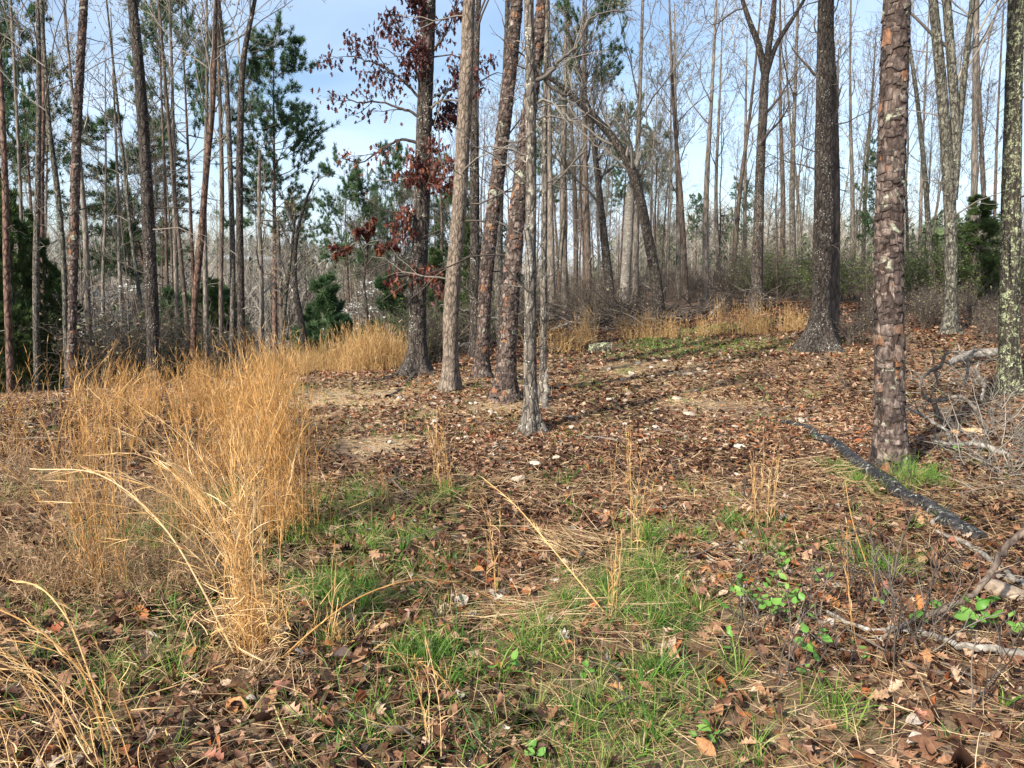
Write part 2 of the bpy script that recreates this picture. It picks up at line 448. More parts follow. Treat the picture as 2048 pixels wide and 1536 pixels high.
M['straw'] = rnd_mat('dry_straw', [(0, (0.28, 0.17, 0.08)), (0.5, (0.48, 0.33, 0.17)), (1, (0.66, 0.50, 0.30))], trans=0.2, noisy=0.2, rough=0.6)
M['sedge'] = rnd_mat('golden_sedge', [(0, (0.36, 0.19, 0.065)), (0.35, (0.62, 0.35, 0.12)), (0.7, (0.80, 0.52, 0.22)), (1, (0.88, 0.68, 0.40))], trans=0.3, noisy=0.15, rough=0.5)
M['sedge_far'] = rnd_mat('orange_sedge', [(0, (0.30, 0.16, 0.06)), (0.5, (0.55, 0.335, 0.13)), (1, (0.76, 0.54, 0.27))], trans=0.3, noisy=0.15, rough=0.6)
M['sedge_mid'] = rnd_mat('brown_gold_sedge', [(0, (0.22, 0.10, 0.035)), (0.4, (0.46, 0.235, 0.07)), (0.75, (0.64, 0.36, 0.12)), (1, (0.76, 0.51, 0.24))], trans=0.25, noisy=0.15, rough=0.6)
M['sedge_brown'] = rnd_mat('brown_tangled_grass', [(0, (0.16, 0.09, 0.05)), (0.5, (0.34, 0.21, 0.11)), (1, (0.52, 0.36, 0.20))], trans=0.2, noisy=0.15, rough=0.6)
M['needle'] = rnd_mat('pine_needle', [(0, (0.022, 0.055, 0.022)), (0.5, (0.055, 0.11, 0.042)), (1, (0.12, 0.185, 0.07))], trans=0.25, noisy=0.0, rough=0.5)
M['cedar'] = rnd_mat('cedar_foliage', [(0, (0.02, 0.042, 0.014)), (0.6, (0.058, 0.10, 0.026)), (1, (0.14, 0.18, 0.045))], trans=0.2, noisy=0.0, rough=0.6)
M['redleaf'] = rnd_mat('dead_red_oak_leaf', [(0, (0.05, 0.015, 0.014)), (0.45, (0.11, 0.034, 0.03)), (0.75, (0.19, 0.062, 0.036)), (0.9, (0.32, 0.12, 0.045)), (1, (0.42, 0.2, 0.08))], trans=0.25, noisy=0.3, rough=0.5)
M['leafgreen'] = rnd_mat('fresh_green_leaf', [(0, (0.10, 0.25, 0.04)), (0.6, (0.17, 0.35, 0.065)), (1, (0.27, 0.42, 0.10))], trans=0.3, noisy=0.4, rough=0.45, nsc=90)
M['bushgreen'] = rnd_mat('young_bush_leaf', [(0, (0.05, 0.09, 0.022)), (0.6, (0.11, 0.165, 0.04)), (1, (0.22, 0.25, 0.08))], trans=0.35, noisy=0.0)
M['bud'] = rnd_mat('spring_bud', [(0, (0.16, 0.11, 0.08)), (0.6, (0.30, 0.24, 0.15)), (1, (0.36, 0.36, 0.17))], trans=0.2, noisy=0.0)
M['petal'] = rnd_mat('white_bract', [(0, (0.62, 0.62, 0.55)), (1, (0.82, 0.82, 0.76))], trans=0.3, noisy=0.0)
M['rock'] = rnd_mat('pale_stone', [(0, (0.27, 0.20, 0.14)), (0.5, (0.44, 0.36, 0.27)), (1, (0.60, 0.53, 0.45))], objrand=True, noisy=0.85, nsc=5, rough=0.85)
M['cutwood'] = rnd_mat('cut_wood_end', [(0, (0.5, 0.3, 0.15)), (1, (0.62, 0.38, 0.2))], noisy=0.4, nsc=40)
M['farwood'] = rnd_mat('far_bare_forest', [(0, (0.14, 0.12, 0.10)), (0.6, (0.26, 0.23, 0.19)), (1, (0.36, 0.33, 0.27))], noisy=0.0)  # bare wood tones, lightened to stand in for haze over the far hill
M['farpine'] = rnd_mat('far_pine_forest', [(0, (0.03, 0.055, 0.025)), (1, (0.08, 0.115, 0.045))], noisy=0.0)
def ground_mat():
    m, nt, b = new_mat('forest_floor')
    v = coords(nt, rand=False)
    n1 = noise(nt, v, 6, 8, 0.7)
    vo = N(nt, 'ShaderNodeTexVoronoi'); vo.inputs['Scale'].default_value = 17; vo.inputs['Randomness'].default_value = 1
    nt.links.new(v, vo.inputs['Vector'])
    sx = nt.nodes.new('ShaderNodeSeparateColor'); nt.links.new(vo.outputs['Color'], sx.inputs[0])
    leafc = ramp(nt, [(0, (0.04, 0.024, 0.015)), (0.3, (0.12, 0.07, 0.042)), (0.6, (0.24, 0.15, 0.095)), (0.85, (0.34, 0.23, 0.15)), (1, (0.30, 0.12, 0.05))], sx.outputs[0])
    soil = ramp(nt, [(0.3, (0.03, 0.02, 0.013)), (0.5, (0.10, 0.07, 0.045)), (0.62, (0.24, 0.17, 0.11)), (0.75, (0.40, 0.30, 0.2))], noise(nt, v, 26, 9, 0.8))
    col = mix(nt, 0.45, soil, leafc)
    straw = ramp(nt, [(0.3, (0.26, 0.18, 0.11)), (0.55, (0.44, 0.33, 0.21)), (0.75, (0.62, 0.5, 0.35))], noise(nt, v, 40, 6, 0.75))
    col = mix(nt, attr(nt, 'path'), col, straw)
    gr = ramp(nt, [(0.3, (0.025, 0.03, 0.012)), (0.5, (0.07, 0.085, 0.025)), (0.62, (0.16, 0.14, 0.06)), (0.75, (0.34, 0.27, 0.15))], noise(nt, v, 48, 9, 0.85))
    col = mix(nt, attr(nt, 'green'), col, gr)
    far = ramp(nt, [(0.3, (0.12, 0.10, 0.075)), (0.7, (0.22, 0.19, 0.14))], noise(nt, v, 0.25, 8, 0.75))
    col = mix(nt, attr(nt, 'far'), col, far)
    nt.links.new(col, b.inputs['Base Color']); b.inputs['Roughness'].default_value = 0.95; b.inputs['Specular IOR Level'].default_value = 0.1
    bump(nt, b, mix(nt, 0.5, n1, sx.outputs[0]), 0.8, 0.03)
    return m
M['ground'] = ground_mat()
# ------------------------------------------------------------------ masks on the ground
def blobs(lst, X, Y):
    r = np.zeros_like(np.asarray(X, float))
    for px, py, rx, ry, a in lst:
        c = at(px, py); k = c[1] / F
        sx_ = rx * k; sy_ = max(ry * k * c[1] / CAMZ, 0.05)
        r = np.maximum(r, a * np.exp(-(((X - c[0]) / sx_) ** 2 + ((Y - c[1]) / sy_) ** 2)))
    return r
PATH_BLOBS = [(720, 795, 110, 22, 1.0), (1240, 740, 200, 14, .35), (900, 830, 160, 16, .45), (700, 800, 60, 22, 1.0), (760, 785, 50, 10, .7), (650, 830, 50, 14, .6), (770, 890, 70, 22, .75), (730, 850, 60, 20, .5), (1010, 815, 80, 10, .7), (1400, 800, 80, 25, .35), (1330, 770, 70, 20, .35)]
GREEN_BLOBS = [(1020, 1400, 330, 90, .75), (1250, 1200, 160, 50, .6), (700, 1180, 160, 90, .6), (1150, 1500, 260, 70, .65), (760, 1440, 200, 70, .45), (1620, 1110, 140, 30, .4), (1420, 705, 260, 10, .5), (350, 1180, 260, 90, .35), (760, 1090, 90, 45, 1), (640, 1060, 60, 60, .9), (820, 1180, 90, 60, .7), (900, 1330, 130, 70, .65), (1290, 1130, 60, 45, 1), (1330, 1070, 80, 30, .6),
               (1330, 1220, 90, 60, .5), (1500, 1060, 60, 25, .5), (1740, 1130, 50, 35, .8), (620, 1180, 80, 50, .8), (330, 1330, 120, 60, .6), (250, 1420, 60, 60, .7), (420, 1000, 60, 30, .5),
               (300, 1090, 100, 50, .4), (560, 1420, 60, 60, .4), (1180, 1450, 130, 80, .8), (1060, 1300, 90, 60, .55), (680, 1480, 80, 50, .5), (1330, 1370, 70, 60, .6), (1700, 950, 40, 18, .9), (1830, 955, 40, 14, .9),
               (1330, 690, 90, 12, 1), (1480, 690, 100, 8, .8), (640, 742, 110, 8, .9), (560, 780, 60, 12, .5), (1420, 660, 120, 6, .8), (1230, 715, 30, 8, .7), (1250, 745, 25, 8, .6), (720, 960, 20, 14, .7),
               (830, 840, 25, 8, .6), (900, 990, 40, 20, .5), (1010, 860, 50, 10, .4), (1130, 970, 40, 14, .4), (480, 1150, 80, 60, .5), (700, 1010, 60, 20, .6), (1480, 1350, 30, 40, .5), (1660, 1420, 60, 60, .5), (100, 1250, 120, 70, .35)]
def m_path(X, Y): return np.clip(blobs(PATH_BLOBS, X, Y) * (1.25 + 1.2 * fbm(X * 2.5, Y * 2.5, 0, 40, 3)), 0, 1)
def m_green(X, Y): return np.clip(blobs(GREEN_BLOBS, X, Y) * (1.25 + 1.1 * fbm(X * 1.8, Y * 1.8, 0, 50, 3)), 0, 1)
# ------------------------------------------------------------------ ground sheet
def build_ground():
    n = 460
    u = np.linspace(-1, 1, n)
    xs = np.sinh(u * 6.2) / np.sinh(6.2) * 1500
    v = np.linspace(0, 1, n)
    ys = -30 + np.concatenate([np.linspace(0, 30.5, 30)[:-1], 30.5 + (np.sinh(np.linspace(0, 1, n - 29) * 5.6) / np.sinh(5.6)) * 2000])
    X, Y = np.meshgrid(xs, ys)
    Z = hgt(X, Y)
    V = np.stack([X, Y, Z], -1).reshape(-1, 3)
    i = np.arange(n - 1)[:, None]; j = np.arange(n - 1)[None]
    Q = np.stack([i * n + j, i * n + j + 1, (i + 1) * n + j + 1, (i + 1) * n + j], -1).reshape(-1, 4)
    x, y = V[:, 0], V[:, 1]
    near = (np.hypot(x, y) < 45)
    pa = np.zeros(len(V)); gr = np.zeros(len(V))
    pa[near] = m_path(x[near], y[near]); gr[near] = m_green(x[near], y[near]) * 0.6
    far = sstep(35, 80, np.hypot(x, y))
    me = mk_mesh('ground', V, Q, None, None, M['ground'], True, {'path': pa, 'green': gr, 'far': far})
    return obj('ground', me, kind='structure', label='leaf covered forest floor of the clearing')
build_ground()
# ------------------------------------------------------------------ trunks
def spline(pts, n):
    pts = np.asarray(pts, float); m = len(pts)
    s = np.concatenate([[0], np.cumsum(np.linalg.norm(np.diff(pts[:, :3], axis=0), axis=1))])
    t = np.linspace(0, s[-1], n)
    tang = np.gradient(pts, s, axis=0) if m > 2 else np.tile((pts[1] - pts[0]) / s[-1], (2, 1))
    i = np.clip(np.searchsorted(s, t, 'right') - 1, 0, m - 2); h = (s[i + 1] - s[i])[:, None]; f = ((t - s[i])[:, None]) / h
    h00 = 2 * f ** 3 - 3 * f ** 2 + 1; h10 = f ** 3 - 2 * f ** 2 + f; h01 = -2 * f ** 3 + 3 * f ** 2; h11 = f ** 3 - f ** 2
    return h00 * pts[i] + h10 * h * tang[i] + h01 * pts[i + 1] + h11 * h * tang[i + 1]
def px_axis(pts, dist=None, height=None, top_r=0.03, thin=0.0):
    """trunk axis from pixel points (x, y, width): x,y,z,r rows; first point stands on the ground"""
    if dist is None:
        g = at(pts[0][0], pts[0][1]); dist = g[1]
    out = []
    for k, (x, y, w) in enumerate(pts):
        p = atd(x, y, dist)
        out.append([p[0], p[1], p[2], max(w * 0.5 / F * dist * dist / math.hypot(p[0], dist) - thin, .004)])
    out = np.array(out)
    gz = float(hgt(out[0, 0], dist))
    if out[0, 2] > gz - 0.02:
        out[0, 2] = gz - 0.06
    else:
        out[0, 2] = gz - 0.06
    if height:
        d = out[-1, :3] - out[-2, :3]; d = d / np.linalg.norm(d); d[0] *= .6; d[2] = abs(d[2])
        rem = height - (out[-1, 2] - gz)
        if rem > 0.5:
            d = d / d[2]; r = out[-1, 3]
            for f in (.35, .7, 1.0):
                out = np.vstack([out, np.append(out[len(pts) - 1, :3] + d * rem * f, r * (1 - f) + top_r * f)])
    return out
def trunk_mesh(name, axis, mat, sides=14, seg=0.25, ridge=0.0, flare=0.0, fine_to=None, seed=0, origin=None, knobs=0.0):
    """axis rows x,y,z,r relative to world; vertices relative to origin"""
    L = np.linalg.norm(np.diff(axis[:, :3], axis=0), axis=1).sum()
    n = max(4, int(L / seg)); A = spline(axis, n)
    P, R = A[:, :3], np.maximum(A[:, 3], 0.004)
    if fine_to is not None:   # drop detail above the frame
        z0 = A[0, 2]; keep = (A[:, 2] - z0 < fine_to) | (np.arange(n) % 8 == 0); keep[-1] = True
        P, R = P[keep], R[keep]
    n = len(P)
    T = nrm(np.gradient(P, axis=0)); ref = np.array([0, 1.0, 0]); Nn = nrm(ref - (T @ ref)[:, None] * T); B = np.cross(T, Nn)
    a = np.arange(sides) * 2 * math.pi / sides
    hgt_ = P[:, 2] - P[0, 2]
    fl = 1 + flare * np.exp(-hgt_ / 0.28)[:, None] * (0.75 + 0.5 * np.cos(a * 5 + seed)[None] + 0.4 * np.cos(a * 3 + seed * 2)[None])
    rr = R[:, None] * fl
    if ridge:
        ca, sa = np.cos(a)[None], np.sin(a)[None]
        zz = np.broadcast_to(hgt_[:, None], rr.shape)
        k = 1.0 / 0.028
        nx = ca * R[:, None] * k; ny = sa * R[:, None] * k
        n1 = 1 - np.abs(fbm(nx, ny, zz * 5.0, seed, 3)) * 2.2
        n2 = fbm(nx * 2.5, ny * 2.5, zz * 18, seed + 5, 2)
        rr = rr + ridge * (n1 + 0.5 * n2)
        rr = rr + R[:, None] * 0.05 * fbm(ca * 1.5 + 0 * zz, sa * 1.5 + 0 * zz, zz * 1.4, seed + 9, 2)
    V = P[:, None] + rr[..., None] * (np.cos(a)[None, :, None] * Nn[:, None] + np.sin(a)[None, :, None] * B[:, None])
    V = V.reshape(-1, 3)
    i = np.arange(n - 1)[:, None]; j = np.arange(sides)[None]
    q = np.stack([i * sides + j, i * sides + (j + 1) % sides, (i + 1) * sides + (j + 1) % sides, (i + 1) * sides + j], -1).reshape(-1, 4)
    if origin is not None: V = V - np.asarray(origin)
    return mk_mesh(name, V, q, None, rng.random() + np.zeros(len(V)), mat, True), np.column_stack([P, R])
def crown_geo(axis, rg, t0=0.45, nl=16, k2=6, k3=5, k4=3, lf=0.28, a0=0.5, a1=1.1, up=0.10, wander=0.16, buds=False, r4=0.0045, short=0):
    """limbs, branches and twigs for a bare tree; axis rows x,y,z,r"""
    A = spline(axis, 24)
    P, R = A[None, :, :3], A[None, :, 3]
    g = Geo(); gb = Geo()
    S, D, L, r = kids(P, R, nl, t0, 0.985, a0, a1, lf, rg, 0.55, 0.42)
    P1, R1 = grow(S, D, L, np.maximum(r, .010), np.maximum(r * .25, .005), 8, wander, up, rg)
    tube_batch(g, P1, R1, 5)
    S, D, L, r = kids(P1, R1, k2, 0.25, 1.0, 0.4, 1.0, 0.5, rg, 0.4, 0.55)
    P2, R2 = grow(S, D, L, np.maximum(r, .007), .004, 5, wander * 1.2, up * .8, rg)
    tube_batch(g, P2, R2, 4)
    if k3:
        S, D, L, r = kids(P2, R2, k3, 0.2, 1.0, 0.4, 1.0, 0.5, rg, 0.4, 0.6)
        P3, R3 = grow(S, D, L, np.maximum(r, .005), .0035, 4, wander * 1.2, up * .8, rg)
        tube_batch(g, P3, R3, 3)
        if k4:
            S, D, L, r = kids(P3, R3, k4, 0.3, 1.0, 0.4, 0.9, 0.55, rg, 0.3, 0.7)
            P4, R4 = grow(S, D, L, r4, r4 * .6, 2, wander, up, rg)
            tube_batch(g, P4, R4, 3)
            if buds:
                tips = np.concatenate([P4[:, -1], P4[:, 1], P3[:, -1]]); n = len(tips)
                leaf_batch(gb, tips, rg.uniform(.03, .06, n), [(0, .1), (.5, .35), (1, .05)], rg.uniform(0, 6.28, n), rg.normal(0, .8, n), rg.normal(0, .6, n), rg.random(n), rg, .3)
    if short:   # dead stubs and small limbs low on the trunk
        S, D, L, r = kids(P, R, short, 0.08, t0, 0.9, 1.6, 0.075, rg, 0.2, 0.16)
        P5, R5 = grow(S, D, L, np.clip(r, .006, .014), .003, 6, .2, .0, rg)
        tube_batch(g, P5, R5, 4)
        S, D, L, r = kids(P5, R5, 3, 0.3, 1.0, 0.4, 1.0, 0.45, rg, 0.4, 0.6)
        P6, R6 = grow(S, D, L, .004, .0025, 3, .2, .02, rg)
        tube_batch(g, P6, R6, 3)
    return g, gb
def hero(name, pts, barkmat, label, cat='tree', dist=None, height=17, sides=40, seg=0.05, ridge=0.006, flare=0.5, seed=1, group=None,
         limbs=14, t0=0.5, twig='twig_grey', short=8, k2=5, k3=4, k4=2, lf=0.24, buds=False, trunk_parts=True, up=0.1, top_r=0.04, extra_forks=()):
    rg = np.random.default_rng(seed)
    ax = px_axis(pts, dist, height, top_r, .010 if barkmat == 'pine_under' else ridge * .6 if pts[0][2] > 16 else 0.0)
    base = np.array([ax[0, 0], ax[0, 1], ax[0, 2] + 0.06])
    root = empty(name, base, label, cat, group)
    me, A = trunk_mesh('trunk', ax, M[barkmat], sides, seg, ridge, flare, 6.5 if height and height > 9 else None, seed, base)
    obj('trunk', me, root)
    rel = ax.copy(); rel[:, :3] -= base
    if limbs:
        g, gb = crown_geo(rel, rg, t0=t0, nl=limbs, k2=k2, k3=k3, k4=k4, lf=lf, short=short, buds=buds, up=up)
        for fp in extra_forks:
            fa = []
            for (x, y, w) in fp:
                p = atd(x, y, ax[0, 1]); fa.append([*(p - base), w * .5 * np.linalg.norm(p - np.array([0, 0, CAMZ])) / F])
            fa = np.array(fa); d = nrm(fa[-1, :3] - fa[-2, :3])
            if fp[-1][1] < 15: fa = np.vstack([fa, [*(fa[-1, :3] + d * 4.0), 0.02]])
            F_ = spline(fa, 16)
            mf, _ = trunk_mesh('limb', fa, M[barkmat], 12, 0.12, ridge * .5, 0, None, seed + 3)
            obj('limb', mf, root)
            g2, gb2 = crown_geo(fa, rg, t0=.25, nl=8, k2=4, k3=4, k4=2, lf=.35, buds=buds, up=up)
            g.add(np.concatenate(g2.V), np.concatenate(g2.Q), None, np.concatenate(g2.R))
        bo = obj('crown', g.mesh('crown', M[twig]), root)
        if gb.n: obj('buds', gb.mesh('buds', M['bud']), root, kind='stuff')
    return root, ax, base
def plate_geo(A, dz, wid, rg, zmax, base):
    """bark plates round an axis; returns list of (verts, tris, rnd, height, facing, area)"""
    out = []
    P, R = A[:, :3], A[:, 3]
    zs = P[:, 2] - P[0, 2]
    z = 0.02
    camp = np.array([0, 0, CAMZ])
    while z < zmax:
        h = dz * rg.uniform(.7, 1.35)
        def fr(zz):
            i = min(max(np.searchsorted(zs, zz) - 1, 0), len(zs) - 2); f = (zz - zs[i]) / max(zs[i + 1] - zs[i], 1e-6)
            f = min(max(f, 0), 1)
            return P[i] * (1 - f) + P[i + 1] * f, R[i] * (1 - f) + R[i + 1] * f
        c0, r0 = fr(z)
        fl = 1 + .36 * math.exp(-z / .16)
        nn = max(5, int(round(2 * math.pi * r0 / wid))); off = rg.uniform(0, 1)
        edges = (np.arange(nn) + off + rg.uniform(-.28, .28, nn)) / nn * 2 * math.pi
        for k in range(nn):
            a0 = edges[k]; a1 = edges[(k + 1) % nn] + (2 * math.pi if k == nn - 1 else 0)
            hh = h * rg.uniform(.95, 1.9); zc = z + rg.uniform(-.55, .55) * h
            ga = -.05 * (a1 - a0); gz = -hh * .03
            u = np.array([0, .5, 1, 1, 1, .5, 0, 0]); v = np.array([0, 0, 0, .5, 1, 1, 1, .5])
            u = u + rg.normal(0, .13, 8); v = v + rg.normal(0, .13, 8)
            th = a0 + ga + (a1 - a0 - 2 * ga) * u; zz = zc + gz + (hh - 2 * gz) * v
            lift = rg.uniform(.001, .0085)
            V = []
            for m_ in range(8):
                c, r = fr(zz[m_]); rr = (r + .002) * fl
                V.append((c, th[m_], rr - .006, zz[m_]))
            for m_ in range(8):
                c, r = fr(zz[m_]); rr = (r) * fl + lift * (0.8 + 1.1 * (1 - v[m_])) + rg.normal(0, .001)
                V.append((c, th[m_], rr, zz[m_]))
            thc = (th.mean()); zc2 = zz.mean(); c, r = fr(zc2)
            V.append((c, thc, r * fl + lift * 1.25 + .002, zc2))
            W = []
            for (c, t, rr, zq) in V:
                W.append([c[0] + rr * math.sin(t), c[1] - rr * math.cos(t), max(P[0, 2] + zq, P[0, 2] - .02)])
            W = np.array(W) - base
            # shrink the visible face a touch so edges bevel
            ctr = W[16]; W[8:16] += (ctr - W[8:16]) * .07
            nz = np.array([math.sin(thc), -math.cos(thc), 0])
            mid = W[8:16] + (ctr - W[8:16]) * rg.uniform(.35, .65, (8, 1)) + nz * rg.uniform(-.0035, .0045, (8, 1)); W = np.vstack([W, mid])
            T = []
            for m_ in range(8):
                m2 = (m_ + 1) % 8; T += [(8 + m_, 8 + m2, 17 + m2), (8 + m_, 17 + m2, 17 + m_), (17 + m_, 17 + m2, 16)]
            for m_ in range(8): T += [(m_, (m_ + 1) % 8, 8 + (m_ + 1) % 8), (m_, 8 + (m_ + 1) % 8, 8 + m_)]
            nrmv = np.array([math.sin(thc), -math.cos(thc), 0]); view = nrm(camp - (W[16] + base))
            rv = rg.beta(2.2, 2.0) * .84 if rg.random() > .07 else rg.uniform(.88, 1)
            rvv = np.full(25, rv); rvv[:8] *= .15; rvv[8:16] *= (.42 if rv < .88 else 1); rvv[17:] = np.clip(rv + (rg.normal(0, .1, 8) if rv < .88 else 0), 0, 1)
            out.append((W, T, rvv, zc, float(nrmv @ view)))
        z += h
    return out
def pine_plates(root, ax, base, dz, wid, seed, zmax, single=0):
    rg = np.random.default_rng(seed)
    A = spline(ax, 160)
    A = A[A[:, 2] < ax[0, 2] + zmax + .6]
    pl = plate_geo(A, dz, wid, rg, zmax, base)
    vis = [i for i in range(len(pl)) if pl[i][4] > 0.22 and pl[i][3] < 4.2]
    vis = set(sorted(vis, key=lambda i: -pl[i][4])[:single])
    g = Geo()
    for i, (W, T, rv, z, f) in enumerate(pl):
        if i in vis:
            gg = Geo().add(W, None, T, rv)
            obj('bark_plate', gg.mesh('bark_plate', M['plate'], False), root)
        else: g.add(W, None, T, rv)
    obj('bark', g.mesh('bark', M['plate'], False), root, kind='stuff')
# ------------------------------------------------------------------ needle tufts
def tufts(geo, C, D, n, length, width, rg, spread=1.0, rbase=None):
    """n needles from every centre, biased along D"""
    Mn = len(C)
    S = np.repeat(C, n, 0) + rg.normal(0, .03, (Mn * n, 3))
    d = nrm(np.repeat(D, n, 0) + rg.normal(0, spread, (Mn * n, 3)))
    L = rg.uniform(.6, 1.1, Mn * n) * length
    side = nrm(np.cross(d, rg.normal(size=(Mn * n, 3)))) * width * .5
    V = np.stack([S - side, S + side, S + d * L[:, None]], 1).reshape(-1, 3)
    T = np.arange(Mn * n * 3).reshape(-1, 3)
    rb = rg.random(Mn) if rbase is None else rbase
    R = np.clip(np.repeat(rb, n) * .7 + rg.random(Mn * n) * .3, 0, 1)
    geo.add(V, None, T, np.repeat(R, 3))
def pine_tree(rel, rg, t0=0.4, nl=40, spread=0.16, k2=5, tn=16, nlen=.16, nw=.012, mat='needle', droop=0.02, name='crown', cone=True, deadlow=8, a0=1.1, a1=1.6):
    A = spline(rel, 24); P, R = A[None, :, :3], A[None, :, 3]
    H = rel[-1, 2] - rel[0, 2]
    g = Geo(); gn = Geo()
    S, D, L, r = kids(P, R, nl, t0, 0.99, a0, a1, spread, rg, 0.8, 0.35)
    if cone == 'round':
        f = (S[:, 2] - rel[0, 2]) / H; f = (f - t0) / (1 - t0); L = H * spread * np.sqrt(np.clip(1 - (f * 1.1 - .35) ** 2 * 1.4, .08, 1)) * rg.uniform(.6, 1.1, len(S))
    P1, R1 = grow(S, D, L, np.clip(r, .008, .05), .005, 6, .12, droop, rg)
    tube_batch(g, P1, R1, 4)
    S, D, L, r = kids(P1, R1, k2, 0.3, 1.0, 0.4, 1.1, 0.45, rg, 0.4, 0.6)
    P2, R2 = grow(S, D, L, .006, .003, 3, .15, droop, rg)
    tube_batch(g, P2, R2, 3)
    C = np.concatenate([P2[:, -1], P2[:, 2], P2[:, 1], P1[:, -1], P1[:, -2]])
    D_ = np.concatenate([nrm(P2[:, -1] - P2[:, -2])] * 3 + [nrm(P1[:, -1] - P1[:, -2])] * 2) + np.array([0, 0, .35])
    tufts(gn, C, D_, tn, nlen, nw, rg, .75)
    if deadlow:
        S, D, L, r = kids(P, R, deadlow, 0.1, t0, 1.2, 1.6, 0.08, rg, 0.2, 0.2)
        P5, R5 = grow(S, D, L, .012, .004, 5, .2, 0, rg); tube_batch(g, P5, R5, 3)
        S, D, L, r = kids(P5, R5, 3, 0.3, 1.0, 0.4, 1.0, 0.45, rg, 0.4, 0.6)
        P6, R6 = grow(S, D, L, .004, .0025, 3, .2, .02, rg); tube_batch(g, P6, R6, 3)
    return g, gn

# ------------------------------------------------------------------ the named trees
# big pine at the right, built plate by plate
r_, ax, b_ = hero('pine_tree', [(1785, 940, 84), (1780, 860, 70), (1778, 650, 63), (1777, 500, 61), (1783, 300, 58), (1790, 100, 56), (1794, 0, 55)], 'pine_under',
    'large pine with thick flaky plated bark beside the black fallen log', seed=3, height=19, flare=.25, limbs=14, t0=.62, short=0, k3=3, k4=0, twig='twig_dark', sides=24, ridge=.002)
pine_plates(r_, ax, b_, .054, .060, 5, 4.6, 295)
r_, ax, b_ = hero('pine_tree', [(1008, 800, 62), (1011, 760, 46), (1018, 625, 39), (1031, 468, 35), (1047, 312, 31), (1074, 104, 27), (1086, 0, 25)], 'pine_under',
    'thick leaning pine with reddish plates, left of the scarred trunk in the middle', seed=4, height=18, flare=.3, limbs=16, t0=.55, short=14, k3=3, k4=0, twig='twig_dark', sides=20, ridge=.002)
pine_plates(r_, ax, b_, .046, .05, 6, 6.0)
r_, ax, b_ = hero('pine_tree', [(962, 757, 42), (964, 720, 32), (975, 520, 29), (1000, 312, 28), (1024, 104, 26), (1034, 0, 24)], 'pine_under',
    'slimmer leaning pine standing between the pale trunk and the thick pine', seed=5, height=17, flare=.25, limbs=14, t0=.55, short=16, k3=3, k4=0, twig='twig_dark', sides=20, ridge=.002)
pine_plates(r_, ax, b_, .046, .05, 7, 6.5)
r_, ax, b_ = hero('pine_tree', [(140, 768, 26), (144, 677, 20), (147, 520, 21), (152, 312, 20), (161, 120, 18), (168, 0, 17)], 'pine_under',
    'tall reddish brown pine at the left beside the pale lichen trunk', dist=13.5, seed=6, height=17, flare=.1, limbs=12, t0=.6, short=10, k3=3, k4=0, twig='twig_dark', sides=18, ridge=.002)
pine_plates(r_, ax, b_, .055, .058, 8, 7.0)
# broad-leaved trees close by
hero('oak_tree', [(831, 748, 66), (834, 715, 42), (835, 625, 34), (842, 450, 32), (846, 312, 31), (852, 150, 29), (857, 0, 28)], 'oak_dark',
    'dark rough barked oak still holding dead red leaves, roots spreading left', seed=12, flare=.55, limbs=12, t0=.5, short=16, twig='twig_dark')
OAK_D = at(831, 748)[1]
hero('oak_tree', [(900, 783, 48), (901, 745, 35), (902, 625, 31), (918, 416, 28), (930, 208, 27), (938, 0, 23)], 'oak_light',
    'pale tan barked tree, second of the middle group from the left', seed=14, flare=.3, limbs=12, t0=.5, short=12)
hero('oak_tree', [(1062, 864, 56), (1061, 825, 32), (1060, 729, 26), (1061, 520, 22), (1062, 260, 20), (1058, 0, 18)], 'oak_grey',
    'front trunk of the middle group with pale lichen patches and a long scar', seed=15, flare=.45, limbs=12, t0=.45, short=10, twig='twig_grey', up=.05)
TR_D = at(1062, 864)[1]
hero('oak_tree', [(1085, 805, 24), (1086, 760, 16), (1087, 600, 13), (1089, 400, 12), (1090, 200, 10), (1094, 60, 8)], 'oak_grey',
    'thin grey trunk rising just right of the scarred trunk', seed=16, height=10, flare=.3, limbs=8, t0=.5, short=10, sides=20, ridge=.004)
hero('oak_tree', [(950, 690, 22), (950, 520, 20), (949, 312, 18), (951, 150, 13), (957, 0, 10)], 'oak_dark', 'dark trunk seen in the gap behind the slim leaning pine', dist=15.5,
    seed=17, height=14, limbs=12, t0=.4, short=8, sides=24, twig='twig_dark')
hero('oak_tree', [(1000, 690, 16), (998, 500, 15), (1003, 300, 12), (1012, 100, 9)], 'oak_grey', 'grey trunk half hidden behind the two leaning pines', dist=19, seed=18, height=14, limbs=12, t0=.4, sides=16)
hero('oak_tree', [(2020, 788, 66), (2019, 745, 49), (2020, 600, 44), (2022, 400, 40), (2027, 200, 35), (2032, 0, 32)], 'lichen',
    'dark trunk covered with yellow green lichen at the right edge', seed=19, flare=.35, limbs=14, t0=.42, short=8, twig='twig_dark')
hero('oak_tree', [(1640, 697, 84), (1641, 655, 52), (1646, 500, 42), (1649, 250, 36), (1652, 0, 30)], 'oak_dark',
    'tall dark oak with flared foot behind the big pine', seed=20, flare=.5, limbs=14, t0=.45, short=8, twig='twig_dark')
hero('oak_tree', [(1664, 672, 34), (1664, 560, 31), (1666, 400, 29), (1665, 250, 24), (1660, 80, 16), (1659, 30, 8)], 'brown_far',
    'reddish brown trunk pressed against the right side of the dark oak', seed=21, height=None, dist=at(1640, 697)[1] + .55, flare=.15, limbs=6, t0=.6, short=5, sides=24)
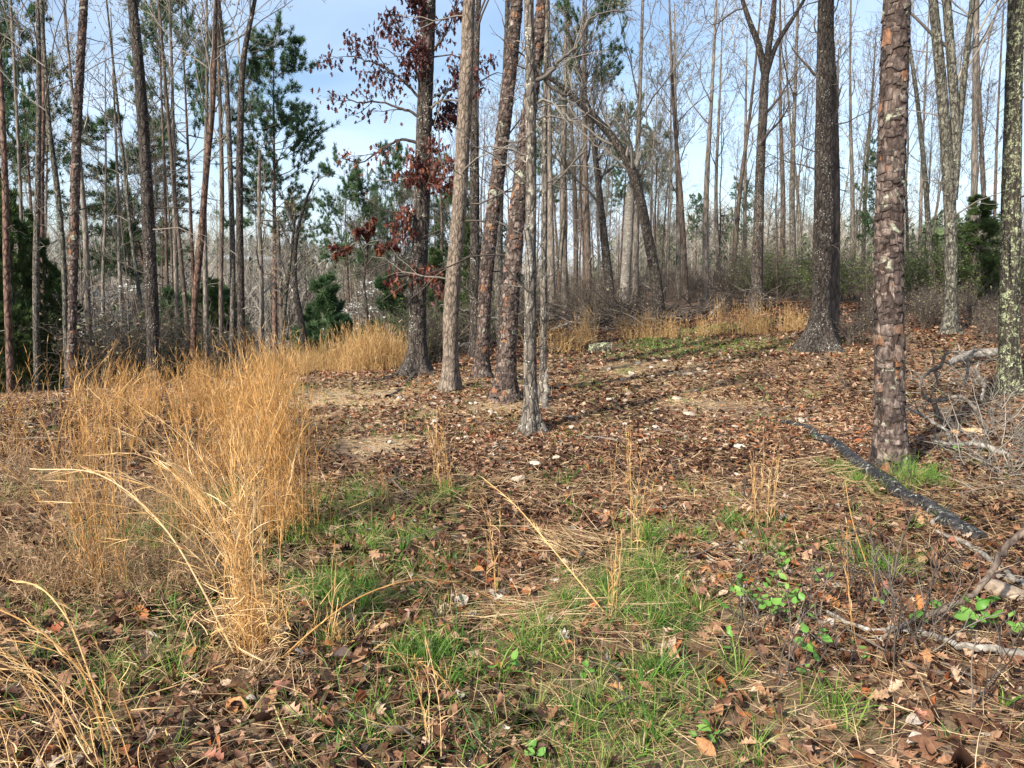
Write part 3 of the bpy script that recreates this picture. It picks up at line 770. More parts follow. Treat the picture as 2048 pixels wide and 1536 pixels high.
hero('oak_tree', [(1900, 668, 44), (1901, 620, 30), (1902, 500, 26), (1893, 300, 24), (1878, 120, 21), (1866, 0, 18)], 'lichen_pale',
    'grey forked trunk speckled with lichen in front of the dark cedar', seed=22, flare=.3, limbs=14, t0=.42, short=6, sides=28,
    extra_forks=[[(1905, 400, 16), (1912, 290, 15), (1903, 130, 14), (1893, 0, 13)], [(1906, 380, 13), (1918, 250, 11), (1932, 120, 9), (1945, 0, 8)]])
hero('thin_tree', [(1941, 650, 15), (1948, 400, 13), (1950, 200, 11), (1952, 0, 10)], 'grey_far', 'thin straight grey tree between the forked trunk and the lichen trunk', dist=19, seed=23, height=15, flare=.2, sides=14, limbs=12, t0=.4, short=4)
hero('thin_tree', [(1975, 640, 11), (1968, 400, 10), (1960, 220, 8), (1955, 100, 7)], 'grey_far', 'slender pale tree just left of the lichen covered trunk', dist=24, seed=24, height=14, flare=.2, sides=12, limbs=12, t0=.4, short=4)
hero('thin_tree', [(1866, 640, 12), (1860, 500, 11), (1848, 330, 10), (1832, 180, 8), (1815, 60, 6)], 'lichen_pale', 'pale tree leaning left just right of the big pine', dist=21, seed=25, height=13, flare=.2, sides=12, limbs=12, t0=.4, short=4)
# trees behind the clearing, middle to right
hero('forked_tree', [(1512, 640, 25), (1516, 500, 21), (1522, 300, 18), (1528, 190, 17), (1530, 150, 16)], 'oak_dark', 'dark tree with a high three way fork behind the dry grass tufts', seed=26, dist=19, height=None, flare=.15, limbs=3, t0=.5, short=6, sides=20,
    extra_forks=[[(1530, 152, 12), (1517, 90, 11), (1498, 40, 9), (1485, 0, 7)], [(1530, 152, 13), (1538, 90, 11), (1545, 40, 10), (1549, 0, 8)], [(1530, 160, 9), (1553, 90, 8), (1590, 30, 6), (1608, 0, 5)]], twig='twig_dark', lf=.3)
hero('leaning_tree', [(1322, 622, 25), (1312, 560, 22), (1293, 460, 20), (1278, 390, 19), (1258, 330, 18), (1222, 272, 16), (1176, 222, 13), (1120, 170, 9), (1060, 135, 5)], 'oak_dark',
    'dark tree arching over to the left behind the clearing', seed=27, dist=20, height=None, flare=.1, limbs=16, t0=.45, short=3, sides=20, lf=.22, up=.14)
hero('broken_tree', [(1246, 632, 22), (1256, 480, 19), (1264, 370, 17), (1272, 330, 13), (1284, 300, 6)], 'dead_wood', 'dead snapped trunk touching the arching tree', seed=28, dist=21, height=None, flare=.1, limbs=5, t0=.6, short=5, sides=18, lf=.2)
hero('thin_tree', [(1228, 625, 20), (1213, 520, 17), (1200, 400, 13), (1182, 250, 10), (1158, 140, 8), (1135, 60, 5)], 'oak_dark', 'dark tree leaning left with a sinuous upper trunk, left of the snapped trunk', seed=29, dist=22, height=None, flare=.1, limbs=16, t0=.4, sides=16, short=5, twig='twig_dark')
ROW = [  # x base, x at mid, x at top, width, depth, bark, label
    (1105, 1100, 1098, 15, 23, 'grey_far', 'grey trunk right beside the middle group, before the thicket'),
    (1130, 1126, 1130, 16, 25, 'grey_far', 'straight grey trunk, second to the right of the middle group'),
    (1152, 1150, 1140, 10, 28, 'brown_far', 'slim brown trunk, third to the right of the middle group'),
    (1180, 1172, 1168, 14, 24, 'brown_far', 'brown trunk left of the sinuous dark tree'),
    (1270, 1272, 1280, 15, 24, 'grey_far', 'pale grey trunk right behind the snapped tree'),
    (1355, 1356, 1350, 10, 30, 'grey_far', 'pale slender trunk right of the foot of the arching tree'),
    (1372, 1362, 1345, 11, 27, 'brown_far', 'brown slender tree leaning slightly left, right of the arching tree'),
    (1410, 1412, 1424, 13, 26, 'grey_far', 'straight grey tree with a tall feathery crown halfway to the forked tree'),
    (1438, 1432, 1440, 8, 33, 'grey_far', 'very thin pale tree right of the feathery crowned tree'),
    (1462, 1478, 1506, 10, 30, 'brown_far', 'thin tree leaning right toward the three way fork'),
    (1486, 1490, 1492, 8, 34, 'grey_far', 'thin grey tree just left of the three way fork'),
    (1562, 1566, 1560, 11, 27, 'brown_far', 'brown trunk halfway between the forked tree and the dark oak'),
    (1588, 1584, 1590, 13, 25, 'oak_grey', 'dark grey trunk left of the dark oak'),
    (1604, 1596, 1575, 7, 32, 'grey_far', 'thin pale tree nearest the dark oak on its left'),
    (1702, 1705, 1700, 10, 30, 'grey_far', 'thin grey tree just right of the dark oak'),
    (1722, 1730, 1745, 9, 34, 'lichen_pale', 'thin pale tree left of the big pine'),
    (1835, 1842, 1850, 8, 32, 'grey_far', 'slender grey tree right behind the big pine'),
    (1985, 1990, 1998, 8, 30, 'brown_far', 'slim brown tree leaning toward the lichen trunk')]
for i, (x0, x1, x2, w, d, bk, lb) in enumerate(ROW):
    hero('thin_tree', [(x0, 640, w * 1.05), (x1, 400, w * .85), (x2, 180, w * .5)], bk, lb, dist=d, seed=60 + i, height=10.5 + (i * 7 % 5), flare=.15, sides=10, seg=.25, ridge=.003,
         limbs=10, t0=.36, short=5, k2=5, k3=4, k4=2, lf=.23, buds=(i % 3 != 1), top_r=.012)
# left-hand group
hero('oak_tree', [(316, 778, 34), (309, 755, 27), (306, 650, 27), (300, 520, 26), (290, 312, 23), (275, 104, 21), (264, 0, 19)], 'oak_dark', 'dark trunk leaning left, rising out of the golden grass at the left', dist=12.6, seed=30,
    height=16, flare=.1, limbs=14, t0=.35, short=10, lf=.2, twig='twig_dark')
hero('lichen_tree', [(136, 770, 12), (133, 700, 12), (127, 520, 11), (113, 365, 12), (99, 260, 10), (92, 150, 7)], 'lichen_pale', 'slender pale green lichened trunk leaning left beside the tall reddish pine', dist=14, seed=31,
    height=11, flare=.1, sides=18, limbs=14, t0=.4, short=6, ridge=.003)
LEFT = [
    ([(177, 730, 13), (175, 600, 12), (170, 450, 11), (160, 330, 9), (148, 220, 6)], 18, 'grey_far', 'grey trunk right of the tall reddish pine', 13),
    ([(292, 760, 9), (285, 640, 9), (272, 540, 8), (264, 480, 7)], 19, 'lichen_pale', 'thin pale trunk close behind the dark leaning trunk', 11),
    ([(358, 740, 9), (352, 550, 9), (348, 350, 8), (344, 150, 6)], 20, 'grey_far', 'thin grey trunk, first right of the dark leaning trunk', 14),
    ([(385, 740, 13), (390, 600, 13), (400, 500, 14), (412, 350, 12), (424, 220, 12), (430, 90, 8), (432, 0, 6)], 17, 'pine_far', 'reddish trunk curving right in the left hand cluster', 13),
    ([(376, 740, 10), (372, 620, 10), (362, 520, 8), (352, 420, 8)], 19, 'brown_far', 'brown trunk leaning left beside the curving reddish trunk', 12),
    ([(410, 740, 11), (411, 560, 10), (409, 380, 8), (414, 200, 6)], 21, 'grey_far', 'pale mottled trunk between the curving trunk and the dark twin trunks', 14),
    ([(462, 730, 12), (465, 500, 11), (459, 300, 10), (452, 150, 9), (438, 0, 6)], 17.5, 'oak_grey', 'left one of the dark twin trunks in the left hand cluster', 14),
    ([(484, 740, 16), (481, 560, 15), (479, 400, 14), (481, 250, 13), (486, 130, 12), (502, 30, 8), (510, 0, 7)], 16, 'oak_dark', 'right one of the dark twin trunks, forking high up', 14),
    ([(440, 730, 10), (442, 560, 9), (444, 380, 9), (440, 200, 7)], 22, 'brown_far', 'brown trunk just left of the dark twin trunks', 14),
    ([(520, 715, 10), (523, 560, 9), (518, 400, 8), (520, 300, 5)], 23, 'grey_far', 'pale straight trunk just right of the dark twin trunks', 7),
    ([(556, 700, 9), (572, 590, 8), (583, 500, 6), (592, 420, 4)], 17, 'lichen_pale', 'bare pale sapling leaning right at the edge of the dry grass', None),
    ([(618, 710, 15), (602, 640, 13), (590, 570, 11), (594, 470, 8), (612, 400, 5), (628, 360, 3)], 19, 'oak_dark', 'dark crooked tree curving right beside the young pines', None),
    ([(566, 700, 10), (560, 560, 8), (556, 430, 5)], 24, 'brown_far', 'brown trunk behind the leaning pale sapling', 6),
    ([(72, 760, 15), (72, 560, 14), (76, 360, 12), (78, 120, 9)], 15, 'oak_grey', 'grey trunk standing before the dark evergreens at the far left', 15),
    ([(90, 760, 12), (86, 560, 11), (84, 360, 9), (88, 160, 7)], 17, 'pine_far', 'reddish thin trunk second before the dark evergreens', 14),
    ([(18, 760, 16), (14, 560, 15), (10, 360, 13), (0, 120, 9)], 14, 'pine_far', 'brown trunk at the far left edge', 15),
    ([(42, 760, 9), (46, 560, 8), (40, 360, 7)], 18, 'grey_far', 'thin trunk among the evergreens near the far left edge', 13),
    ([(208, 740, 8), (206, 560, 7), (212, 400, 5)], 25, 'grey_far', 'thin grey sapling beside the white flowering dogwood', 11),
    ([(248, 740, 8), (240, 560, 8), (236, 380, 6)], 24, 'grey_far', 'thin grey trunk left of the dark leaning trunk', 12),
    ([(330, 740, 8), (334, 560, 7), (330, 380, 6)], 24, 'brown_far', 'thin brown trunk right behind the dark leaning trunk', 12)]
for i, (pts, d, bk, lb, H) in enumerate(LEFT):
    hero('thin_tree' if pts[0][2] < 14 else 'oak_tree', pts, bk, lb, dist=d, seed=100 + i, height=H, flare=.1, sides=12, seg=.2, ridge=.003, limbs=9, t0=.4, short=5, k2=4, k3=3, k4=2, lf=.23, buds=(i % 2 == 0), top_r=.012)
# sapling with red leaves in front of the far hillside
hero('thin_tree', [(739, 705, 8), (733, 620, 6), (728, 560, 5), (735, 500, 4), (738, 455, 2)], 'oak_dark', 'thin sapling topped with dead red leaves above the dry grass', dist=16.5, seed=140, height=None, flare=.1, sides=8, limbs=6, t0=.75, short=0, k3=2, k4=0, lf=.25)

#@@NEXT
# ------------------------------------------------------------------ extra parts of the named trees
def find(label_start):
    for o in bpy.data.objects:
        if str(o.get('label', '')).startswith(label_start): return o
def px_tube(geo, pts, sides=7, n=None, rgs=None, wob=0.0, dist=None):
    """tube through pixel points (x, y, width, depth)"""
    out = []
    for p in pts:
        x, y, w = p[:3]; d = p[3] if len(p) > 3 else dist
        q = atd(x, y, d); out.append([*q, w * .5 * np.linalg.norm(q - np.array([0, 0, CAMZ])) / F])
    A = spline(np.array(out), n or max(8, len(pts) * 5))
    if wob: A[1:, :3] += rng.normal(0, wob, (len(A) - 1, 3))
    tube_batch(geo, A[:, :3], np.maximum(A[:, 3], .0012), sides)
    return A
def ground_tube(geo, pts, sides=10, n=None, up=0.6, lift=0.0, wob=0.0, cap=False):
    out = []
    for x, y, w in pts:
        q = at(x, y); r = w * .5 * np.linalg.norm(q - np.array([0, 0, CAMZ])) / F
        out.append([q[0], q[1], q[2] + r * up + lift, r])
    A = spline(np.array(out), n or max(10, len(pts) * 5))
    if wob: A[:, :3] += rng.normal(0, wob, (len(A), 3))
    tube_batch(geo, A[:, :3], A[:, 3], sides, cap=cap)
    return A
def twiggy(geo, A, k, lf, rg, r=.004, lv=2, up=0.05, t0=.15, a0=.4, a1=1.1, sides=3):
    P, R = A[None, :, :3], A[None, :, 3]
    res = []
    for l in range(lv):
        S, D, L, r0 = kids(P, R, k, t0, 1.0, a0, a1, lf, rg, .4, .5)
        P, R = grow(S, D, L, np.minimum(np.maximum(r0, r), .02), r * .5, 5, .2, up, rg)
        tube_batch(geo, P, R, max(sides, 5 - l)); res.append(P)
    return res
rg = np.random.default_rng(77)
# dead red leaves and their limbs on the dark oak
oak = find('dark rough barked oak'); ob = np.array(oak.location)
g = Geo(); gl = Geo()
D0 = OAK_D
LIMBS = [([(855, 215, 7), (815, 170, 5), (775, 140, 4), (735, 120, 3), (692, 112, 2)], 1.0, .2),
         ([(850, 240, 7), (800, 215, 5), (760, 205, 3.5), (700, 200, 2.5), (684, 190, 2)], .45, -.3),
         ([(855, 130, 6), (820, 90, 4), (795, 60, 3), (790, 30, 2)], .8, .3),
         ([(858, 110, 6), (890, 70, 4), (905, 30, 3), (915, -20, 2)], .8, -.4),
         ([(852, 230, 6), (890, 190, 4), (930, 150, 3), (950, 120, 2)], .7, -.5),
         ([(850, 260, 6), (880, 235, 4), (905, 215, 3)], .9, .4),
         ([(848, 290, 7), (800, 280, 5), (760, 300, 4), (720, 325, 2.5), (690, 318, 2)], .18, .2),
         ([(846, 330, 6), (870, 300, 4), (885, 330, 3)], .6, -.5),
         ([(846, 345, 6), (830, 330, 4), (815, 350, 3)], .5, -.5),
         ([(843, 380, 6), (865, 360, 4), (885, 372, 3)], .7, -.4),
         ([(842, 420, 6), (815, 440, 4), (795, 460, 3)], .5, -.3),
         ([(838, 560, 5), (810, 550, 4), (785, 560, 2.5)], .35, -.4),
         ([(838, 580, 5), (860, 560, 4), (885, 572, 2.5)], .4, -.6),
         ([(846, 180, 6), (830, 130, 4), (840, 90, 3)], 1.0, -.5),
         ([(850, 60, 6), (840, 20, 4), (830, -30, 3)], .9, -.4)]
leafpts = []
for pts, dens, dy in LIMBS:
    m = len(pts)
    g = Geo(); A = px_tube(g, [(x, y, w, D0 + dy * i / (m - 1)) for i, (x, y, w) in enumerate(pts)], 6, wob=.008)
    res = twiggy(g, A, 7, .42, rg, .004, 2, .02)
    tips = np.concatenate([res[0][:, 2:].reshape(-1, 3), res[1][:, 2:].reshape(-1, 3)])
    obj('limb', Geo().add(np.concatenate(g.V) - ob, np.concatenate(g.Q), None, np.concatenate(g.R)).mesh('limb', M['twig_dark']), oak)
    tips = np.repeat(tips, 2, 0)[rg.random(len(tips) * 2) < .62 * dens]
    leafpts.append(tips)
lp = np.concatenate(leafpts)
low = lp[:, 2] < 3.6
nL = len(lp)
lp = lp + rg.normal(0, .06, lp.shape) - np.array([0, 0, .04])
rr = np.where(lp[:, 2] > 3.7, rg.beta(1.5, 3, nL) * .75, rg.uniform(.2, .9, nL))
leaf_batch(gl, lp, rg.uniform(.055, .105, nL), OAK, rg.uniform(0, 6.28, nL), rg.normal(1.2, .5, nL), rg.normal(0, .6, nL), rr, rg, .5)
obj('dead_leaves', Geo().add(np.concatenate(gl.V) - ob, np.concatenate(gl.Q), None, np.concatenate(gl.R)).mesh('dead_leaves', M['redleaf']), oak, kind='stuff')
for pts, up_ in (([(825, 742, 14), (800, 752, 10), (770, 760, 8), (740, 768, 6), (705, 774, 4)], .6), ([(830, 750, 14), (812, 768, 9), (795, 785, 7), (775, 797, 12)], .3), ([(848, 746, 12), (862, 752, 8), (885, 755, 4)], .5)):
    g = Geo(); ground_tube(g, pts, 8, up=up_, wob=.006)
    obj('root', Geo().add(np.concatenate(g.V) - ob, np.concatenate(g.Q), None, np.concatenate(g.R)).mesh('root', M['oak_dark']), oak)
# leaves on the thin sapling
sap = find('thin sapling topped'); sb = np.array(sap.location)
g = Geo(); gl = Geo(); lp = []
for pts in ([(736, 500, 3), (715, 485, 2), (690, 498, 1.5), (668, 502, 1)], [(733, 530, 3), (760, 500, 2), (790, 488, 1.5)], [(738, 480, 3), (740, 460, 2), (750, 450, 1.5)], [(737, 490, 3), (725, 470, 2), (715, 462, 1.5)]):
    g = Geo(); A = px_tube(g, [(x, y, w, 16.5 - .1 * i) for i, (x, y, w) in enumerate(pts)], 5)
    res = twiggy(g, A, 6, .4, rg, .003, 2, .03)
    lp.append(np.concatenate([res[0][:, 2:].reshape(-1, 3), res[1][:, 3:].reshape(-1, 3)]))
    obj('branch', Geo().add(np.concatenate(g.V) - sb, np.concatenate(g.Q), None, np.concatenate(g.R)).mesh('branch', M['twig_dark']), sap)
lp = np.concatenate(lp); nL = len(lp)
leaf_batch(gl, lp, rg.uniform(.08, .15, nL), OAK, rg.uniform(0, 6.28, nL), rg.normal(1.2, .5, nL), rg.normal(0, .6, nL), rg.uniform(.3, .9, nL), rg, .5)
obj('dead_leaves', Geo().add(np.concatenate(gl.V) - sb, np.concatenate(gl.Q), None, np.concatenate(gl.R)).mesh('dead_leaves', M['redleaf']), sap, kind='stuff')
# limbs and scar of the front trunk
fr = find('front trunk of the middle'); fb = np.array(fr.location)
g = Geo(); Dm = TR_D
for pts in ([(1062, 165, 9), (1095, 150, 8), (1120, 120, 7), (1150, 95, 5.5), (1185, 35, 4), (1225, 22, 3), (1262, 22, 2)], [(1066, 130, 8), (1100, 170, 7), (1130, 190, 5), (1150, 180, 3)],
            [(1060, 315, 5), (1030, 300, 4), (995, 295, 3), (965, 290, 2)], [(1062, 330, 5), (1040, 318, 4), (1010, 330, 3), (975, 330, 2)], [(1064, 240, 5), (1100, 232, 4), (1140, 240, 3), (1180, 225, 2)],
            [(1058, 270, 4), (1030, 285, 3), (1000, 275, 2)], [(1060, 575, 4), (1030, 572, 3), (1000, 570, 2)], [(1064, 700, 3), (1090, 690, 2), (1110, 700, 1.5)], [(1062, 210, 6), (1090, 200, 5), (1130, 230, 3.5), (1170, 270, 2.5), (1200, 300, 1.5)]):
    m = len(pts)
    g = Geo(); A = px_tube(g, [(x, y, w, Dm + .25 * i / m) for i, (x, y, w) in enumerate(pts)], 6, wob=.006)
    twiggy(g, A, 5, .3, rg, .0035, 2, .03)
    obj('limb', Geo().add(np.concatenate(g.V) - fb, np.concatenate(g.Q), None, np.concatenate(g.R)).mesh('limb', M['twig_grey']), fr)
g = Geo()
sc_ = [(1052, 455, 7), (1056, 480, 11), (1060, 510, 12), (1062, 540, 8), (1060, 562, 4)]
px_tube(g, [(x, y, w, Dm - .055) for x, y, w in sc_], 8, wob=.003)
px_tube(g, [(x - 5, y + 5, w * .4, Dm - .075) for x, y, w in sc_], 6, wob=.003)
obj('scar', Geo().add(np.concatenate(g.V) - fb, np.concatenate(g.Q), None, np.concatenate(g.R)).mesh('scar', M['dead_wood']), fr, label='long pale scar of bare wood')
g = Geo()
px_tube(g, [(1091, 815, 13, Dm + .5), (1092, 790, 12, Dm + .5), (1093, 765, 10, Dm + .5), (1094, 742, 5, Dm + .5), (1095, 735, 1, Dm + .5)], 8, wob=.004)
obj('snag_stump', g.mesh('snag_stump', M['dead_wood']), label='weathered grey splinter stump against the foot of the thin trunk', cat='stump')
# ------------------------------------------------------------------ copies of bare trees that fill the wood
def bare_variant(k):
    rg = np.random.default_rng(500 + k)
    H = [12.5, 13.5, 11, 14, 12, 10, 13, 9][k]; r = [.085, .10, .06, .11, .075, .055, .09, .045][k]
    ln = rg.normal(0, .035, 2); pts = [[0, 0, -.15, r * 1.15]]
    x = np.zeros(2)
    for z in (1.5, 3.5, 5.5, 7.5, 9.5, 11.5):
        if z > H * .9: break
        x = x + ln * 2 + rg.normal(0, .07, 2); pts.append([x[0], x[1], z, r * (1 - .82 * z / H)])
    pts.append([x[0], x[1], H, .012]); pts = np.array(pts)
    bk = ['grey_far', 'brown_far', 'grey_far', 'oak_grey', 'brown_far', 'lichen_pale', 'pine_far', 'grey_far'][k]
    root = empty('thin_tree', (0, 0, 0), None, 'tree', None)
    me, A = trunk_mesh('trunk', pts, M[bk], 8, .45, .004, .15, None, k)
    obj('trunk', me, root)
    g, gb = crown_geo(pts, rg, t0=[.4, .3, .45, .5, .3, .4, .55, .35][k], nl=13, k2=5, k3=4, k4=3, lf=.25, buds=k in (0, 2, 4, 5, 7), short=8, r4=.005)
    obj('crown', g.mesh('crown', M[['twig_grey', 'twig_dark'][k % 2]]), root)
    if gb.n: obj('buds', gb.mesh('buds', M['bud']), root, kind='stuff')
    return root
BV = [bare_variant(k) for k in range(8)]
rgb = np.random.default_rng(901)
used = set()
ZON = [(-400, 60, 'at the far left edge'), (60, 180, 'around the tall reddish pine at the left'), (180, 320, 'left of the dark leaning trunk'), (320, 450, 'between the dark leaning trunk and the dark twin trunks'), (450, 620, 'between the dark twin trunks and the gap'),
       (620, 800, 'on the slope below the gap'), (800, 1010, 'behind the middle group of big trunks'), (1010, 1160, 'just right of the scarred front trunk'), (1160, 1260, 'around the sinuous dark tree'), (1260, 1340, 'behind the arching tree'), (1340, 1430, 'between the arching tree and the feathery crowned tree'),
       (1430, 1530, 'between the feathery crowned tree and the three way fork'), (1530, 1640, 'between the three way fork and the dark oak'), (1640, 1790, 'between the dark oak and the big pine'), (1790, 1950, 'between the big pine and the forked trunk'), (1950, 2600, 'by the lichen covered trunk at the right')]
def zone_of(px): return next(z for a_, b_, z in ZON if a_ <= px < b_)
def place_bare(px, d, top, wr=1.0):
    k = int(rgb.integers(0, 8))
    p = xd(px, d); H = [12.5, 13.5, 11, 14, 12, 10, 13, 9][k]
    s = (atd(px, top, d)[2] - p[2]) / H
    col_ = 'grey' if k in (0, 2, 3, 5, 7) else 'brown'
    far_ = 'nearer' if d < 27 else 'farther' if d > 38 else 'half distant'
    lab = '%s thin %s tree %s' % (far_, col_, zone_of(px)); grp = 'bare trees ' + lab
    rot = (rgb.normal(0, .035), rgb.normal(0, .035), rgb.uniform(0, 6.28)); sc3 = (max(s, .55) * rgb.uniform(.8, 1.05) * wr,) * 2 + (s,)
    if k in used: return dup(BV[k], p, rot, sc3, lab, grp)
    r = BV[k]; r.location = p; r.rotation_euler = rot; r.scale = sc3; r['label'] = lab; r['group'] = grp; used.add(k)
    return r
U = rgb.uniform
for i in range(15): place_bare(U(1100, 1760), U(22, 36), U(60, 330), .8)
for i in range(24): place_bare(U(1100, 1660), U(34, 60), U(250, 450))
for i in range(18): place_bare(U(1095, 1330), U(23, 44), U(180, 420), .9)
for i in range(12): place_bare(U(1720, 2120), U(22, 44), U(0, 330), .8)
for i in range(10): place_bare(U(-160, 430), U(19, 36), U(60, 420), .8)
for i in range(10): place_bare(U(-160, 440), U(30, 56), U(330, 500))
for i in range(5): place_bare(U(530, 680), U(34, 56), U(480, 580))
for i in range(12): place_bare(U(680, 840), U(34, 60), U(380, 540))
for i in range(16): place_bare(U(790, 1090), U(20, 44), U(120, 420), .85)
# ------------------------------------------------------------------ pines and cedars
def conifer_root(kind, rel, rg, label, group=None, barkm='pine_far', sides=9, **kw):
    root = empty(kind, (0, 0, 0), label, 'tree', group)
    me, A = trunk_mesh('trunk', rel, M[barkm], sides, .4, .003, .1, None, 3)
    obj('trunk', me, root)
    mt = kw.pop('mat', 'needle')
    g, gn = pine_tree(rel, rg, **kw)
    obj('branches', g.mesh('branches', M['twig_dark']), root, kind='stuff')
    obj('foliage', gn.mesh('foliage', M[mt]), root, kind='stuff')
    return root
def relaxis(H, r, bend=.3, seed=0):
    q = np.random.default_rng(seed); b = q.normal(0, bend, 2)
    return np.array([[0, 0, -.2, r], [b[0] * .3, b[1] * .3, H * .3, r * .8], [b[0] * .7, b[1] * .7, H * .62, r * .5], [b[0], b[1], H, .012]])
rgp = np.random.default_rng(55)
PT = conifer_root('pine_tree', relaxis(13.6, .13, .25, 2), rgp, 'tall green pine standing clear against the sky at the left of the gap', nl=64, t0=.50, spread=.165, k2=6, tn=34, nlen=.22, nw=.023, cone='round', deadlow=10, droop=.05)
p = xd(548, 34); PT.location = p; PT.rotation_euler = (0, .035, 0)
PT.scale = (1, 1, (atd(575, 84, 34)[2] - p[2]) / 13.6)
PV = [conifer_root('pine_tree', relaxis(11, .10, .35, 3 + i), np.random.default_rng(60 + i), '', nl=[42, 34, 50][i], t0=[.5, .62, .38][i], spread=[.17, .2, .2][i], k2=7, tn=28, nlen=.21, nw=.026, cone='round', deadlow=8, droop=.05) for i in range(3)]
YP = conifer_root('young_pine', relaxis(2.8, .03, .05, 9), np.random.default_rng(70), '', nl=44, t0=.08, spread=.36, k2=6, tn=26, nlen=.17, nw=.020, cone=True, deadlow=0, droop=.09, a0=.9, a1=1.35)
CD = conifer_root('cedar_tree', relaxis(6, .06, .1, 10), np.random.default_rng(71), '', barkm='brown_far', nl=84, t0=.08, spread=.23, k2=8, tn=22, nlen=.12, nw=.022, mat='cedar', cone=True, deadlow=0, droop=.03, a0=.9, a1=1.4)
PUSED = set()
def put(var, px, d, top=None, label='', group=None, w=1.0, H=None, rz=None, dz=0.0):
    p = xd(px, d); p[2] += dz
    s = (atd(px, top, d)[2] - p[2]) / H
    rz = rgp.uniform(0, 6.28) if rz is None else rz
    if id(var) in PUSED: r = dup(var, p, (0, 0, rz), (s * w, s * w, s), label, group)
    else:
        PUSED.add(id(var)); r = var; r.location = p; r.rotation_euler = (0, 0, rz); r.scale = (s * w, s * w, s); r['label'] = label
        if group: r['group'] = group
    return r
put(PV[1], 705, 46, 340, 'round topped pine beyond the golden grass, left of the dark oak', H=11, w=.75)
put(PV[0], 795, 42, 310, 'dense pine showing just left of the dark oak trunk', H=11, w=.6)
put(PV[1], 745, 56, 395, 'pine behind and right of the round topped pine', H=11, w=.6)
put(PV[1], 262, 42, 395, 'small crowned pine seen behind the dark leaning trunk', H=11, w=.8)
put(PV[0], 352, 34, 255, 'dark full crowned pine behind the left hand cluster of trunks', H=11, w=1.25)
put(PV[1], 40, 30, 120, 'sparse crowned pine at the far left behind the grey trunk', H=11, w=.8)
put(PV[1], 395, 30, -60, 'tall pine with its crown high over the left hand cluster', H=11, w=.6)
put(PV[1], 85, 22, 20, 'tall pine with high ragged crown at the far left', H=11, w=.6)
put(PV[1], 1170, 25, -90, 'pine whose ragged crown hangs right of the front trunk', H=11, w=.6)
put(PV[2], 1235, 44, 205, 'dark pine behind the arching tree', H=11, w=.7)
put(PV[1], 1300, 38, 270, 'small dark crowned pine right of the snapped trunk', H=11, w=.7)
put(PV[0], 1120, 34, 180, 'dark pine behind the thin grey trunk of the middle group', H=11, w=.7)
put(PV[0], 1385, 60, 395, 'distant round pine between the thin trees', H=11, w=.8)
put(PV[2], 1475, 62, 360, 'distant pine left of the three way fork', H=11, w=.7)
put(PV[2], 1740, 30, 290, 'pine with level green boughs left of the big pine', H=11, w=.75)
put(PV[1], 1700, 48, 430, 'low pine crown right of the dark oak', H=11, w=.9)
put(PV[0], 930, 36, 330, 'dark pine filling the gap between pale trunk and slim pine', H=11, w=.7)
put(PV[2], 1000, 30, 440, 'dense dark evergreen behind the two leaning pines', H=11, w=.75)
put(PV[2], 905, 44, 380, 'pine behind the pale tan trunk', H=11, w=.7)
put(YP, 658, 21, 566, 'young green pine above the golden grass in the gap', H=2.8, w=1.0)
put(YP, 690, 20, 640, 'low spreading young pine right of the other young pine', H=2.8, w=1.3)
put(YP, 630, 23, 625, 'small young pine left of the other young pine', H=2.8, w=.9)
put(YP, 790, 24, 560, 'young pine just left of the foot of the dark oak', H=2.8, w=1.1)
put(YP, 1700, 24, 590, 'low green pine between the dark oak and the big pine', H=2.8, w=1.1)
put(CD, 1925, 18, 395, 'dense dark cedar behind the grey forked trunk', H=6, w=1.5)
put(CD, 1850, 23, 470, 'smaller dark cedar right of the big pine', H=6, w=.9)
put(CD, 15, 17, 330, 'tall dark evergreen at the far left edge', H=6, w=.62)
put(CD, 150, 20, 600, 'low dark evergreen behind the foot of the tall reddish pine', H=6, w=1.1)
put(CD, 215, 23, 640, 'low evergreen under the dogwood blossom', H=6, w=1.3)
put(YP, 355, 24, 600, 'young pine right of the dark leaning trunk', H=2.8, w=1.1)
put(YP, 430, 27, 590, 'young pine between the curving reddish trunk and the twin trunks', H=2.8, w=1.1)
put(CD, 105, 16, 480, 'dark evergreen just left of the tall reddish pine', H=6, w=.7)
put(CD, 40, 15.5, 380, 'dark evergreen between the two leftmost trunks', H=6, w=.7)
put(CD, 70, 19, 420, 'dark evergreen second from the far left edge', H=6, w=.75)
put(CD, -30, 15, 430, 'dark evergreen cut by the left edge of the view', H=6, w=.9)
put(CD, 130, 21, 540, 'shorter dark evergreen behind the pale lichened trunk', H=6, w=.8)
put(CD, 430, 26, 560, 'dark evergreen deep in the left hand cluster', H=6, w=1.0)
put(CD, 870, 20, 500, 'dark cedar between the dark oak and the pale trunk', H=6, w=.9)
put(CD, 935, 19, 440, 'dark cedar between the pale trunk and slim leaning pine', H=6, w=.8)
put(CD, 1130, 30, 560, 'dark evergreen low behind the trunks right of the middle group', H=6, w=.9)
put(CD, 1650, 60, 520, 'distant dark evergreen on the skyline behind the dark oak', H=6, w=1.2)
